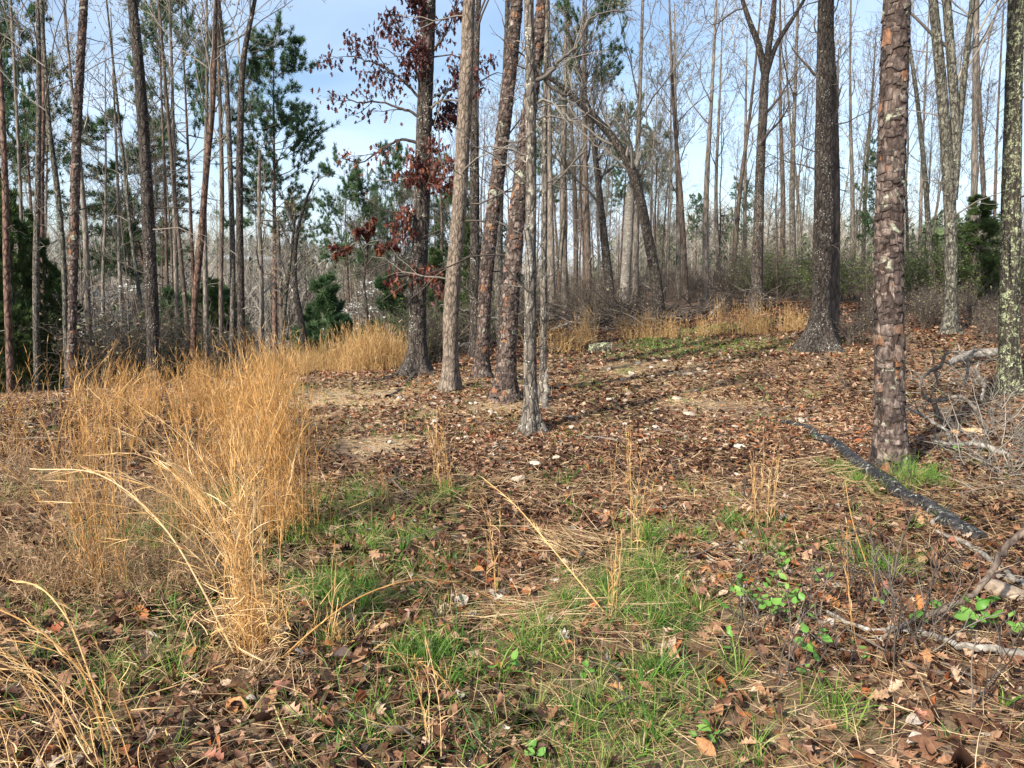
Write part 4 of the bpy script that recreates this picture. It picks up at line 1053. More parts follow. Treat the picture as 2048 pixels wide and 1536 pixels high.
# ------------------------------------------------------------------ dogwoods in flower
def dogwood():
    rg = np.random.default_rng(88); root = empty('dogwood_tree', (0, 0, 0), '', 'tree')
    ax = np.array([[0, 0, -.1, .05], [.1, .1, 1.2, .04], [.05, .2, 2.2, .025], [.2, .1, 3.4, .01]])
    me, A = trunk_mesh('trunk', ax, M['grey_far'], 8, .2, .003, .1, None, 2); obj('trunk', me, root)
    g = Geo(); gp = Geo(); A_ = spline(ax, 20)
    S, D, L, r = kids(A_[None, :, :3], A_[None, :, 3], 22, .25, .98, 1.2, 1.6, .45, rg, .5, .4)
    P1, R1 = grow(S, D, L, .012, .004, 6, .12, .01, rg); tube_batch(g, P1, R1, 4)
    S, D, L, r = kids(P1, R1, 7, .2, 1, .5, 1.2, .4, rg, .4, .6); D[:, 2] *= .3
    P2, R2 = grow(S, D, L, .005, .003, 4, .12, .02, rg); tube_batch(g, P2, R2, 3)
    c = np.concatenate([P2[:, -1], P2[:, 2], P1[:, -1]]); c = c[rg.random(len(c)) < .75]; c = np.repeat(c, 4, 0) + rg.normal(0, .035, (len(c) * 4, 3)) * np.array([1, 1, .4]); n = len(c)
    leaf_batch(gp, c, rg.uniform(.035, .065, n), [(0, .1), (.5, .42), (1, .2)], rg.uniform(0, 6.28, n), rg.normal(0, .5, n), rg.normal(0, .5, n), rg.random(n), rg, .2)
    obj('branches', g.mesh('branches', M['twig_grey']), root); obj('blossom', gp.mesh('blossom', M['petal']), root, kind='stuff')
    return root
DW = dogwood()
put(DW, 228, 20, 575, 'flowering dogwood with white tiers left of the dark leaning trunk', H=3.4, w=1.0)
put(DW, 728, 27, 565, 'flowering dogwood beside the thin sapling over the golden grass', H=3.4, w=.9)
put(DW, 700, 33, 610, 'smaller flowering dogwood lower on the slope in the gap', H=3.4, w=.9)
put(DW, 1215, 30, 600, 'faint flowering dogwood deep among the trunks right of the middle group', H=3.4, w=.8)
# ------------------------------------------------------------------ brush and bushes
def bush_mesh(k, leafy, h=1.8, n=26):
    rg = np.random.default_rng(300 + k); g = Geo(); gl = Geo()
    S = np.zeros((n, 3)); S[:, :2] = rg.normal(0, .22, (n, 2)); S[:, 2] = -.05
    D = np.column_stack([rg.normal(0, .3, (n, 2)), np.ones(n)])
    P, R = grow(S, D, rg.uniform(.5, 1.1, n) * h, .008, .003, 6, .12, .02, rg); tube_batch(g, P, R, 3)
    S, D, L, r = kids(P, R, 6, .2, 1, .4, 1.1, .4, rg, .3, .6)
    P2, R2 = grow(S, D, L, .004, .0025, 4, .2, .04, rg); tube_batch(g, P2, R2, 3)
    S, D, L, r = kids(P2, R2, 3, .2, 1, .4, 1.1, .5, rg, .3, .6)
    P3, R3 = grow(S, D, L, .003, .002, 2, .2, .02, rg); tube_batch(g, P3, R3, 3)
    if leafy:
        c = np.concatenate([P2[:, 1:].reshape(-1, 3), P3[:, 1:].reshape(-1, 3)]); c = c[rg.random(len(c)) < leafy]; m = len(c)
        leaf_batch(gl, c, rg.uniform(.045, .085, m), [(0, .05), (.5, .3), (1, .03)], rg.uniform(0, 6.28, m), rg.normal(0, .7, m), rg.normal(0, .6, m), rg.random(m), rg, .3)
    return g, gl
BU = []
for k, (lf_, h, nm, mt, lm) in enumerate([(0, 1.9, 'bare_shrub', 'twig_brown', None), (.12, 1.6, 'bare_shrub', 'twig_dark', 'bud'), (.55, 1.7, 'leafy_shrub', 'twig_dark', 'bushgreen'), (.85, 1.5, 'leafy_shrub', 'twig_dark', 'bushgreen')]):
    g, gl = bush_mesh(k, lf_, h)
    r = empty(nm, (0, 0, 0), '', 'shrub'); obj('stems', g.mesh('stems', M[mt]), r, kind='stuff')
    if gl.n: obj('leaves', gl.mesh('leaves', M[lm]), r, kind='stuff')
    BU.append(r)
BUSED = set()
def put_bush(k, px, d, label, group, s=1.0):
    label = label.replace('@', zone_of(px)); group = group + ' ' + zone_of(px)
    p = xd(px, d); v = BU[k]; rot = (0, 0, rgp.uniform(0, 6.28)); sc = (s * rgp.uniform(.9, 1.4), s * rgp.uniform(.9, 1.4), s * rgp.uniform(.85, 1.15))
    if k in BUSED: return dup(v, p, rot, sc, label, group)
    BUSED.add(k); v.location = p; v.rotation_euler = rot; v.scale = sc; v['label'] = label; v['group'] = group
for i in range(62): put_bush(int(rgp.integers(0, 2)), rgp.uniform(1090, 1700), rgp.uniform(20.5, 40), 'bare twiggy shrub in the thicket @', 'bare shrubs of the thicket', rgp.uniform(.55, .95))
for i in range(30): put_bush(int(rgp.integers(2, 4)), rgp.uniform(1640, 2080), rgp.uniform(17, 28), 'green leaved shrub @', 'leafy shrubs at the right', rgp.uniform(.7, 1.0))
for i in range(10): put_bush(2, rgp.uniform(1480, 1660), rgp.uniform(20, 30), 'green tinged shrub @', 'green shrubs behind the tufts', rgp.uniform(.6, .9))
for i in range(24): put_bush(1, rgp.uniform(1690, 2080), rgp.uniform(12.5, 17), 'low bare shrub on the leafy bank @', 'bare shrubs on the right bank', rgp.uniform(.3, .5))
for i in range(20): put_bush(int(rgp.integers(0, 3)), rgp.uniform(-60, 480), rgp.uniform(15, 26), 'twiggy shrub in the shade @', 'shrubs behind the left grass', rgp.uniform(.9, 1.3))
for i in range(20): put_bush(int(rgp.integers(0, 3)), rgp.uniform(760, 1100), rgp.uniform(15, 24), 'low shrub @', 'shrubs behind the middle trunks', rgp.uniform(.5, .9))
for i in range(3): put_bush(i, 590 + 80 * i, 24, ['bare shrub beyond the left end of the golden field', 'thin shrub right of the young pines in the gap', 'green tinged shrub left of the dark oak foot'][i], 'shrubs below the golden field', .8)
# ------------------------------------------------------------------ far wooded hillside
def far_forest():
    rg = np.random.default_rng(5); g = Geo(); gp = Geo()
    def tmpl(conf):
        if not conf:
            n = 46; b = np.zeros((n, 3)); b[:, 2] = rg.uniform(.3, .95, n); d = nrm(np.column_stack([rg.normal(0, .6, (n, 2)), rg.uniform(.4, 1.2, n)]))
            L = rg.uniform(.1, .38, n); s = nrm(rg.normal(size=(n, 3))) * .005
            V = np.stack([b - s, b + s, b + d * L[:, None]], 1).reshape(-1, 3)
            tr = np.array([[-.008, 0, -.1], [.008, 0, -.1], [0, 0, 1.0], [0, -.008, -.1], [0, .008, -.1], [0, 0, 1.0]])
            return np.vstack([V, tr]), np.arange(len(V) + 6).reshape(-1, 3)
        n = 90; z = rg.uniform(.35, 1, n); w = .26 * (1.08 - z) + .02; a = rg.uniform(0, 6.28, n); r = w * np.sqrt(rg.random(n))
        c = np.column_stack([r * np.cos(a), r * np.sin(a), z]); s1 = rg.normal(0, .035, (n, 3)); s2 = rg.normal(0, .035, (n, 3))
        V = np.stack([c - s1, c + s1, c + s2], 1).reshape(-1, 3)
        tr = np.array([[-.009, 0, -.1], [.009, 0, -.1], [0, 0, .9]])
        return np.vstack([V, tr]), np.arange(len(V) + 3).reshape(-1, 3)
    TB = [tmpl(False) for _ in range(5)]; TC = [tmpl(True) for _ in range(3)]
    n = 6400
    az = rg.uniform(-.72, .72, n); r = 62 + 300 * rg.random(n) ** 1.25
    x = r * np.sin(az); y = r * np.cos(az)
    keep = ~((x / y > .03) & (r < 75))
    x, y, r = x[keep], y[keep], r[keep]
    z = hgt(x, y); H = rg.uniform(8, 13, len(x)) * np.where(x / y > .06, .62, 1)
    con = (rg.random(len(x)) < .10 + .45 * (fbm(x * .02, y * .02, 0, 66, 2) > .3))
    for i in range(len(x)):
        T = (TC if con[i] else TB)[int(rg.integers(0, 3 if con[i] else 5))]
        a = rg.uniform(0, 6.28); c, s_ = math.cos(a), math.sin(a); V = T[0]
        hh = H[i] * (.8 if con[i] else 1); k = 1 + min(r[i] / 250, 1.2) * .0
        W = np.column_stack([(V[:, 0] * c - V[:, 1] * s_) * hh, (V[:, 0] * s_ + V[:, 1] * c) * hh, V[:, 2] * hh]) + np.array([x[i], y[i], z[i]])
        (gp if con[i] else g).add(W, None, T[1], rg.random())
    obj('far_bare_wood', g.mesh('far_bare_wood', M['farwood'], False), kind='stuff', label='grey bare wood covering the far hillside')
    obj('far_pine_wood', gp.mesh('far_pine_wood', M['farpine'], False), kind='stuff', label='dark pines scattered over the far hillside')
far_forest()
# ------------------------------------------------------------------ tall dry grass
def sedge_geo(n, h, lean, arch, spread, rg, w=.0022, blades=6, plume=10, fz=1.0, base=.06, wander=.03, lmin=.6):
    """stems that rise and arch over; lean = (x, y) mean lean direction"""
    g = Geo()
    S = np.column_stack([rg.normal(0, base, (n, 2)), np.full(n, -.02)])
    L = rg.uniform(lmin, 1.08, n) * h
    m = 11; d = nrm(np.column_stack([rg.normal(lean[0] * .25, spread, n), rg.normal(lean[1] * .25, spread, n), np.ones(n)]))
    bend = np.column_stack([rg.normal(lean[0], .35, n), rg.normal(lean[1], .35, n), -np.abs(rg.normal(.4, .3, n))]) * (arch * rg.uniform(.2, 1.5, n))[:, None]
    P = [S]
    for i in range(m):
        d = nrm(d + bend * (((i + 1) / m) ** 1.6) * .32 + rg.normal(0, wander, (n, 3)))
        P.append(P[-1] + d * (L / m)[:, None])
    P = np.stack(P, 1); t = np.linspace(0, 1, m + 1)
    P[:, :, 2] = np.maximum(P[:, :, 2], .01)
    R = (w * rg.uniform(.7, 1.2, n))[:, None] * (1 - .7 * t[None])
    sr = np.clip(rg.normal(.6, .2, n), 0, 1)
    tube_batch(g, P, R, 3, rnd=sr)
    if blades:   # narrow curling leaves
        S2, D2, L2, _ = kids(P, R, blades, .02, .75, .25, .8, .22, rg, .2, .5)
        L2 = np.clip(L2, .05, .32)
        k = len(S2); bd = rg.normal(0, .65, (k, 3)); bd[:, 2] -= .35
        blade_batch(g, S2, D2, L2, rg.uniform(.0022, .0042, k) * fz, 6, bd * .55, np.clip(rg.normal(.65, .25, k), 0, 1), rg)
    if plume:    # feathery side shoots that hug the upper stem
        S3, D3, L3, _ = kids(P, R, plume, .45, 1.0, .08, .3, .13, rg, .3, .5)
        k = len(S3)
        blade_batch(g, S3, D3, L3 * .9, rg.uniform(.002, .004, k) * fz, 3, rg.normal(0, .1, (k, 3)), np.clip(rg.normal(.6, .25, k), 0, 1), rg)
    return g
def curls(g, n, rad, h, rg, fz=1.0, zmax=.3):
    S = np.column_stack([rg.normal(0, rad, (n, 2)), rg.uniform(0, zmax, n)])
    D = np.column_stack([rg.normal(0, 1, (n, 2)), rg.uniform(-.2, 1, n)])
    blade_batch(g, S, D, rg.uniform(.08, .28, n) * h, rg.uniform(.0022, .0042, n) * fz, 7, rg.normal(0, .75, (n, 3)) + np.array([0, 0, -.25]), np.clip(rg.normal(.7, .2, n), 0, 1), rg)
def sedge_thing(label, px, py, g, group=None, mat='sedge', dz=0):
    p = at(px, py); p[2] += dz
    V = np.concatenate(g.V); bz = hgt(V[:, 0] + p[0], V[:, 1] + p[1]) - p[2]
    low = V[:, 2] < .03; V[low, 2] = np.maximum(V[low, 2], bz[low] + .004)
    g2 = Geo().add(V, np.concatenate(g.Q), None, np.concatenate(g.R))
    r = empty('dry_grass_clump', p, label, 'grass clump', group); obj('stems', g2.mesh('stems', M[mat]), r, kind='stuff')
    return r
q = np.random.default_rng(41)
g = sedge_geo(20, 1.25, (-.6, .0), 1.1, .02, q, blades=6, base=.035, w=.0021); g_ = sedge_geo(32, 1.1, (-.10, .05), .35, .03, q, blades=8, base=.04, w=.002); g.add(np.concatenate(g_.V), np.concatenate(g_.Q), None, np.concatenate(g_.R)); curls(g, 420, .10, .9, q)
sedge_thing('tall golden grass clump nearest the centre left, arching over to the left', 515, 1315, g)
g = sedge_geo(95, 1.22, (-.05, .1), .22, .07, q, blades=8, base=.12); curls(g, 160, .16, 1, q)
sedge_thing('dense upright orange grass clump just behind the arching one', 548, 1075, g, mat='sedge_mid')
g = sedge_geo(30, 1.0, (-.2, .1), .3, .08, q, blades=7, base=.09)
sedge_thing('upright grass clump between the arching clump and the thin left clump', 400, 1090, g, mat='sedge_mid')
g = sedge_geo(30, .98, (-.35, .1), .35, .07, q, blades=8, base=.07)
sedge_thing('thinner brown grass clump standing apart at the left', 205, 1185, g, mat='sedge_mid')
g = sedge_geo(11, .85, (-1.0, .1), 1.1, .10, q, blades=4, base=.06, w=.0022); curls(g, 50, .12, .9, q)
sedge_thing('low grass clump arching out of the bottom left corner', 205, 1545, g)
g = sedge_geo(9, .7, (-1.0, -.1), 1.2, .14, q, blades=4, base=.10, w=.0022); curls(g, 40, .12, .9, q)
sedge_thing('sprawling grass at the bottom left corner of the view', 60, 1560, g)
FILL = []
for k in range(6):
    g = sedge_geo([34, 44, 30, 40, 48, 30][k], [1.1, .95, 1.2, .85, 1.0, 1.25][k], (q.normal(-.15, .35), q.normal(0, .2)), [.45, .3, .6, .35, .3, .8][k], .09, q, blades=6, base=.13, plume=7, fz=1.3)
    FILL.append(g.mesh('dry_grass_clump', M['sedge_mid']))
FAR = []
for k in range(4):
    g = sedge_geo(80, 1.0, (q.normal(-.1, .2), q.normal(0, .15)), [.35, .5, .3, .7][k], .11, q, w=.0032, blades=4, base=.2, plume=5, fz=2.0, lmin=.3)
    FAR.append(g.mesh('dry_grass_clump', M['sedge_far']))
LOWG = []
for k in range(3):
    g = sedge_geo(40, .55, (q.normal(0, .4), q.normal(0, .3)), 1.0, .3, q, w=.0022, blades=6, base=.2, plume=3, fz=1.4); curls(g, 120, .25, 1, q, 1.2, .15)
    LOWG.append(g.mesh('dry_grass_clump', M['sedge_brown']))
def clump(me, px, py, s, label, group=None, ground=True, d=None, sz=None):
    p = at(px, py) if d is None else xd(px, d)
    if group: 
        dep = ['near the front', 'halfway back', 'at the back'][0 if p[1] < 4.6 else 1 if p[1] < 7.5 else 2] if d is None else ''
        third = ['left part', 'middle part', 'right part'][int(np.clip((px + 40) // 215, 0, 2))] if d is None else ['left part', 'middle part', 'right part'][int(np.clip((px - 500) // 105, 0, 2))]
        label = (label + ', %s %s' % (third, dep)).strip(); group = group + ' ' + third + dep
    o = empty('dry_grass_clump', p, label, 'grass clump', group); obj('stems', me, o, kind='stuff')
    o.rotation_euler = (0, 0, q.uniform(0, 6.28)); o.scale = (s, s, sz or s)
    return o
for i in range(21):
    px = q.uniform(-40, 570)
    if px < 270 and q.random() < .5: continue
    py = q.uniform(800, 930) if px > 200 else q.uniform(830, 990)
    clump(FILL[i % 6], px, py, q.uniform(.6, .95), 'golden clump in the tall stand at the left', 'golden clumps of the left stand')
for px, py, lb in [(300, 830, 'wispy clump at the back of the left stand, under the dark leaning trunk'), (350, 850, 'wispy clump right of the dark leaning trunk foot'), (395, 840, 'clump before the curving reddish trunk'), (440, 860, 'clump before the dark twin trunks')]: clump(FILL[int(q.integers(0, 6))], px, py, q.uniform(.75, .95), lb)
for i in range(4):
    clump(FILL[i % 6], q.uniform(460, 560), q.uniform(890, 990), q.uniform(.85, 1.05), 'tall golden clump at the right end of the left stand', 'tall clumps at the end of the stand')
for i in range(22):
    clump(LOWG[i % 3], q.uniform(-40, 420), q.uniform(940, 1200), q.uniform(.5, .85), 'low tangled dry grass at the left', 'low tangled dry grass at the left')
for i in range(34):
    px = q.uniform(500, 815); clump(FAR[i % 4], px, 0, q.uniform(.55, .85), 'golden clump of the field beyond the path at the left', 'golden clumps of the far field', d=q.uniform(13.6, 18.5))
for i in range(10):
    px = q.uniform(690, 790); clump(FAR[i % 4], px, 0, q.uniform(.85, 1.05), 'taller orange clump left of the dark oak', 'orange clumps left of the oak', d=q.uniform(14.0, 15.8))
for px, py, hpx, wpx, lb in [(1115, 703, 62, 60, 'wide orange grass tuft right of the middle group'), (1135, 700, 50, 40, 'second orange tuft right of the middle group'), (1172, 690, 82, 24, 'tall narrow dry tuft right of the wide orange tuft'),
                             (1255, 678, 55, 30, 'dry grass tuft left of the cut log pile'), (1297, 678, 60, 26, 'dry tuft in front of the brush pile, left part'), (1342, 676, 56, 28, 'dry tuft in front of the brush pile, middle part'),
                             (1405, 672, 48, 22, 'short dry tuft right of the brush pile tufts'), (1444, 670, 76, 22, 'tall bright tuft left of the forked tree'), (1495, 668, 74, 24, 'tall dry tuft at the left foot of the forked tree'),
                             (1519, 668, 78, 24, 'bright dry tuft right at the foot of the forked tree'), (1577, 664, 62, 24, 'dry tuft alone between the forked tree and the dark oak'), (1598, 662, 48, 26, 'short thin tuft nearest the dark oak'), (865, 715, 70, 26, 'thin dry tuft between the dark oak and the pale trunk')]:
    p = at(px, py); s = hpx * p[1] / F / .95; k = int(q.integers(0, 3))
    o = clump(FAR[k], px, py, s * wpx / (hpx * .42), lb, sz=s)
# small sparse tufts in the clearing
def sparse(label, px, py, n, h, lean, arch, base=.02, blades=6, spread=.06, mat='sedge'):
    g = sedge_geo(n, h, lean, arch, spread, q, blades=blades, base=base); sedge_thing(label, px, py, g, mat=mat)
sparse('small dry tuft standing in front of the pale trunk', 893, 985, 12, .62, (-.2, 0), .25, .04, 8)
sparse('two thin dry stems left of the flattened straw', 985, 1190, 4, .48, (-.3, 0), .25, .015, 3)
sparse('thin dry stems rising from the green tuft in the middle', 1275, 1112, 6, .62, (-.1, 0), .15, .03, 4)
sparse('bunch of dry stems at the middle, one bending far left', 1228, 1240, 7, .50, (.05, 0), .2, .025, 4)
sparse('thin upright stems between the middle and the black log', 1535, 1060, 8, .55, (0, 0), .15, .05, 3)
sparse('thin stems left of the black log', 1515, 1045, 5, .6, (.1, 0), .15, .04, 3)
sparse('single dry stem before the young green seedlings', 1712, 1280, 2, .75, (-.25, 0), .2, .01, 2)
sparse('thin dry stem right of the arching clump', 650, 1300, 3, .55, (.05, 0), .1, .02, 6)
sparse('thin dry stems near the bottom centre', 860, 1500, 4, .45, (-.2, 0), .3, .03, 6)
sparse('small curled tuft right of the arching clump', 690, 1290, 16, .22, (.3, 0), 1.2, .05, 8, .3)
sparse('dry stems left of the single bent stem near the path', 770, 1010, 8, .4, (-.2, 0), .4, .05, 5)
sparse('thin rusty stems behind the middle green tuft', 1250, 985, 7, .55, (0, 0), .12, .06, 3)
# long bent single stems
def stem(label, pts, w=4, plume=True):
    g = Geo(); A = px_tube(g, [(x, y, w * (1 - .6 * i / len(pts)), d) for i, (x, y, d) in enumerate(pts)], 4, n=26)
    P = A[None, :, :3]; R = A[None, :, 3]
    if plume:
        S3, D3, L3, _ = kids(P, R, 26, .4, 1.0, .08, .3, .09, q, .3, .5); blade_batch(g, S3, D3, L3, q.uniform(.002, .004, len(S3)), 3, q.normal(0, .1, (len(S3), 3)), q.uniform(.4, 1, len(S3)), q)
        S3, D3, L3, _ = kids(P, R, 8, .02, .7, .2, .6, .09, q, .3, .5); blade_batch(g, S3, D3, L3, q.uniform(.002, .004, len(S3)), 5, q.normal(0, .6, (len(S3), 3)), q.uniform(.4, 1, len(S3)), q)
    b = A[0, :3].copy()
    obj('bent_dry_grass', Geo().add(np.concatenate(g.V) - b, np.concatenate(g.Q), None, np.concatenate(g.R)).mesh('bent_dry_grass', M['sedge']), None, b, label, 'grass')
def gd(px, py): return at(px, py)[1]
d1 = gd(540, 1330)
stem('long pale stem arching right from the golden clump to the centre', [(545, 1335, d1), (620, 1265, d1), (700, 1205, d1 + .1), (800, 1165, d1 + .25), (880, 1160, d1 + .4), (950, 1180, d1 + .55), (1025, 1222, d1 + .6)], 4)
stem('long stem leaning far left out of the golden clump', [(470, 1310, d1), (400, 1170, d1), (340, 1070, d1 + .05), (270, 995, d1 + .1), (200, 950, d1 + .15), (60, 938, d1 + .2)], 4.5)
stem('pale stem crossing low to the left of the golden clump', [(530, 1310, gd(530, 1320)), (430, 1345, gd(430, 1360)), (340, 1375, gd(340, 1395)), (240, 1405, gd(240, 1425))], 3.5, False)
stem('pale stem falling from the golden clump to the bottom edge', [(520, 1330, d1), (555, 1430, gd(555, 1440)), (600, 1540, gd(600, 1550))], 4, True)
stem('second pale stem falling right toward the bottom edge', [(540, 1320, d1), (640, 1420, gd(640, 1430)), (760, 1545, gd(760, 1555))], 4, False)
stem('bent stem reaching up left from the flattened straw', [(1225, 1245, gd(1225, 1245)), (1160, 1165, gd(1225, 1245) + .1), (1090, 1080, gd(1225, 1245) + .25), (1030, 1010, gd(1225, 1245) + .45), (965, 955, gd(1225, 1245) + .6)], 3.5)
stem('low bent stem with its tip curling down at the bottom centre', [(700, 1300, gd(700, 1305)), (790, 1308, gd(790, 1325)), (850, 1330, gd(850, 1350)), (895, 1370, gd(895, 1390)), (925, 1425, gd(925, 1430))], 4)
stem('arched stem at the bottom left rising to the left', [(225, 1480, gd(225, 1530)), (180, 1350, gd(225, 1530)), (130, 1230, gd(225, 1530) + .05), (80, 1175, gd(225, 1530) + .1), (20, 1160, gd(225, 1530) + .15)], 4.5)
stem('lower arched stem at the bottom left edge', [(215, 1500, gd(225, 1530)), (160, 1340, gd(225, 1530)), (90, 1270, gd(225, 1530)), (0, 1220, gd(225, 1530)), (-60, 1200, gd(225, 1530))], 4.5)
stem('pale stem lying flat right of the seedlings', [(1260, 1250, gd(1260, 1255)), (1340, 1235, gd(1340, 1240)), (1430, 1210, gd(1430, 1215)), (1500, 1190, gd(1500, 1195))], 3, False)
stem('tall bent stem leaning over the black log', [(1760, 1200, gd(1760, 1210)), (1700, 1020, gd(1760, 1210)), (1690, 960, gd(1760, 1210))], 2.5, False)
# ------------------------------------------------------------------ flattened straw mats
def straw_mat(label, px, py, n, rx, ry, ang, L=.35):
    g = Geo(); c = at(px, py)
    S = np.column_stack([q.normal(0, rx, n), q.normal(0, ry, n), np.zeros(n)])
    a = q.normal(ang, .45, n); D = np.column_stack([np.cos(a), np.sin(a), q.uniform(-.05, .25, n)])
    S -= D * L * .4
    S[:, 2] = hgt(S[:, 0] + c[0], S[:, 1] + c[1]) - c[2] + q.uniform(.015, .07, n)
    blade_batch(g, S, D, q.uniform(.5, 1.1, n) * L, q.uniform(.002, .004, n), 6, q.normal(0, .12, (n, 3)) + np.array([0, 0, -.1]), q.random(n), q)
    obj('straw_mat', g.mesh('straw_mat', M['straw']), None, c, label, 'dry grass')
straw_mat('flattened clump of dry grass lying toward the left at the centre', 1110, 1095, 260, .12, .10, 2.5)
straw_mat('flattened straw below the bent stem in the middle', 1090, 1245, 190, .20, .08, .35)
straw_mat('curled straw mat left of the middle green tuft', 1190, 1175, 200, .15, .10, .8, .25)
straw_mat('straw lying beside the foot of the golden clump', 520, 1345, 260, .14, .07, 1.5, .18)
straw_mat('patch of flattened straw near the black log', 1640, 945, 160, .2, .12, .4, .25)
# ------------------------------------------------------------------ leaf litter, straw and grass on the ground
def scatter(n, ymin, ymax, rg, pad=1.12):
    """random ground points inside a wide wedge in front of the camera, even per square metre"""
    y = np.sqrt(rg.uniform(ymin ** 2, ymax ** 2, n)); x = rg.uniform(-1, 1, n) * (y * .72 * pad + .5)
    return x, y
def litter(n, ymin, ymax, rows_list, smin, smax, geo, rg, tilt=.45, lift=.03, curl=.5):
    x, y = scatter(n, ymin, ymax, rg)
    gr = m_green(x, y); pa = m_path(x, y)
    bare = .7 * np.clip(1.6 * fbm(x * 1.1, y * 1.1, 0, 120, 3) + .15, 0, 1)
    keep = rg.random(n) > np.clip(.6 * gr + .97 * pa + bare * (x < 2.2 + .1 * y), 0, .97); x, y = x[keep], y[keep]
    z = hgt(x, y); parts = rg.integers(0, len(rows_list), len(x))
    for k, rows in enumerate(rows_list):
        m = parts == k; c = m.sum(); s = rg.uniform(smin, smax, c)
        pos = np.column_stack([x[m], y[m], z[m] + rg.uniform(.002, lift, c)])
        rn = np.clip(rg.beta(1.6, 1.6, c) * .9 + .28 * fbm(x[m] * .8, y[m] * .8, 0, 90, 2) + (rg.random(c) < .07) * .3, 0, 1)
        leaf_batch(geo, pos, s, rows, rg.uniform(0, 6.28, c), rg.normal(0, tilt, c), rg.normal(0, tilt, c), rn, rg, curl)
rl = np.random.default_rng(8)
g = Geo()
litter(20000, 1.0, 5.2, [OAK, OVAL, OAK, LONG, OVAL], .035, .09, g, rl, .5, .035, .75)
litter(44000, 5.0, 10, [OVAL, [(0, .02), (.3, .3), (.55, .16), (.8, .3), (1, .02)]], .035, .078, g, rl, .4, .022)
litter(80000, 9.5, 22, [[(0, .1), (.5, .33), (1, .05)]], .055, .10, g, rl, .45, .02)
litter(45000, 1.0, 8.0, [[(0, .1), (.5, .33), (1, .05)]], .012, .042, g, rl, .5, .03)
obj('leaf_litter', g.mesh('leaf_litter', M['litter']), kind='stuff', label='brown dead oak leaves covering the ground')
# the largest fallen leaves near the viewer, each its own object
LM = []
for k in range(14):
    g = Geo(); leaf_batch(g, np.zeros((1, 3)), [1.0], OAK if k % 3 else OVAL, np.zeros(1), np.zeros(1), np.zeros(1), np.array([.5]), rl, .55); LM.append(g.mesh('fallen_leaf', M['fallen']))
BIGL = [(545, 1385, .13, 'orange brown oak leaf at the foot of the golden clump', 5), (1398, 1195, .12, 'curled rusty leaf standing on edge left of the seedlings', 1), (632, 1060, .14, 'light tan lobed leaf at the right edge of the golden stand', 4), (1290, 1318, .09, 'small pale leaf lying in the straw at the bottom centre', 2),
        (1100, 1250, .09, 'pale curled leaf in the straw left of the seedlings', 7), (480, 1405, .14, 'reddish oak leaf lying below the golden clump', 8), (1940, 1455, .15, 'large tan oak leaf in the bottom right litter', 10), (1850, 1500, .16, 'large brown lobed leaf at the bottom right', 11), (690, 1335, .13, 'long grey brown leaf right of the golden clump', 3)]
for x, y, s, lb, k in BIGL:
    p = at(x, y); o = obj('fallen_leaf', LM[k], None, (p[0], p[1], p[2] + .035), lb, 'leaf'); o.scale = (s,) * 3; o.rotation_euler = (rl.normal(0, .3), rl.normal(0, .3), rl.uniform(0, 6.28))
x, y = scatter(2600, 1.6, 5.0, rl, 1.0); keep = (rl.random(2600) > m_green(x, y) * .7) & (np.abs(x) < y * .66); x, y = x[keep][:285], y[keep][:285]
for i in range(len(x)):
    u_ = x[i] / y[i]; wh = ('bottom edge' if y[i] < 2.9 else 'near ground' if y[i] < 3.9 else 'farther ground') + ' ' + ('at the left by the arching grass' if u_ < -.3 else 'right of the golden clump' if u_ < -.05 else 'around the flattened straw' if u_ < .18 else 'around the seedling patch' if u_ < .38 else 'by the grey branch at the right')
    o = obj('fallen_leaf', LM[i % 14], None, (x[i], y[i], float(hgt(x[i], y[i])) + rl.uniform(.02, .045)), 'dry oak leaf on the litter, %s' % wh, 'leaf', 'dry leaves ' + wh)
    s = rl.uniform(.06, .105); o.scale = (s,) * 3; o.rotation_euler = (rl.normal(0, .45), rl.normal(0, .45), rl.uniform(0, 6.28))
# green grass
g = Geo()
def grass(n, ymin, ymax, lmin, lmax, wmin, wmax, seg, thr):
    x, y = scatter(n, ymin, ymax, rl)
    gm = m_green(x, y); keep = rl.random(n) < (gm * 1.15 * (.45 + 1.1 * np.clip(.5 + 1.6 * fbm(x * 4.5, y * 4.5, 0, 74, 2), 0, 1))) + thr * (.25 + (fbm(x * 3, y * 3, 0, 70, 2) > .05)); x, y, gm = x[keep], y[keep], gm[keep]
    tuf = vnoise(x * 7, y * 7, 0, 23)
    k = tuf > -.45; x, y, gm, tuf = x[k], y[k], gm[k], tuf[k]; m = len(x)
    S = np.column_stack([x, y, hgt(x, y) - .005]); D = np.column_stack([rl.normal(0, .55, (m, 2)), rl.uniform(.5, 1.3, m)])
    L = rl.uniform(lmin, lmax, m) * (.65 + .5 * gm)
    bl = rl.normal(0, .25, (m, 3)); bl[:, 2] -= .25
    rn = np.clip(.35 + .35 * fbm(x * 1.3, y * 1.3, 0, 99, 2) + rl.normal(0, .27, m), 0, 1)
    blade_batch(g, S, D, L, rl.uniform(wmin, wmax, m), seg, bl, rn, rl)
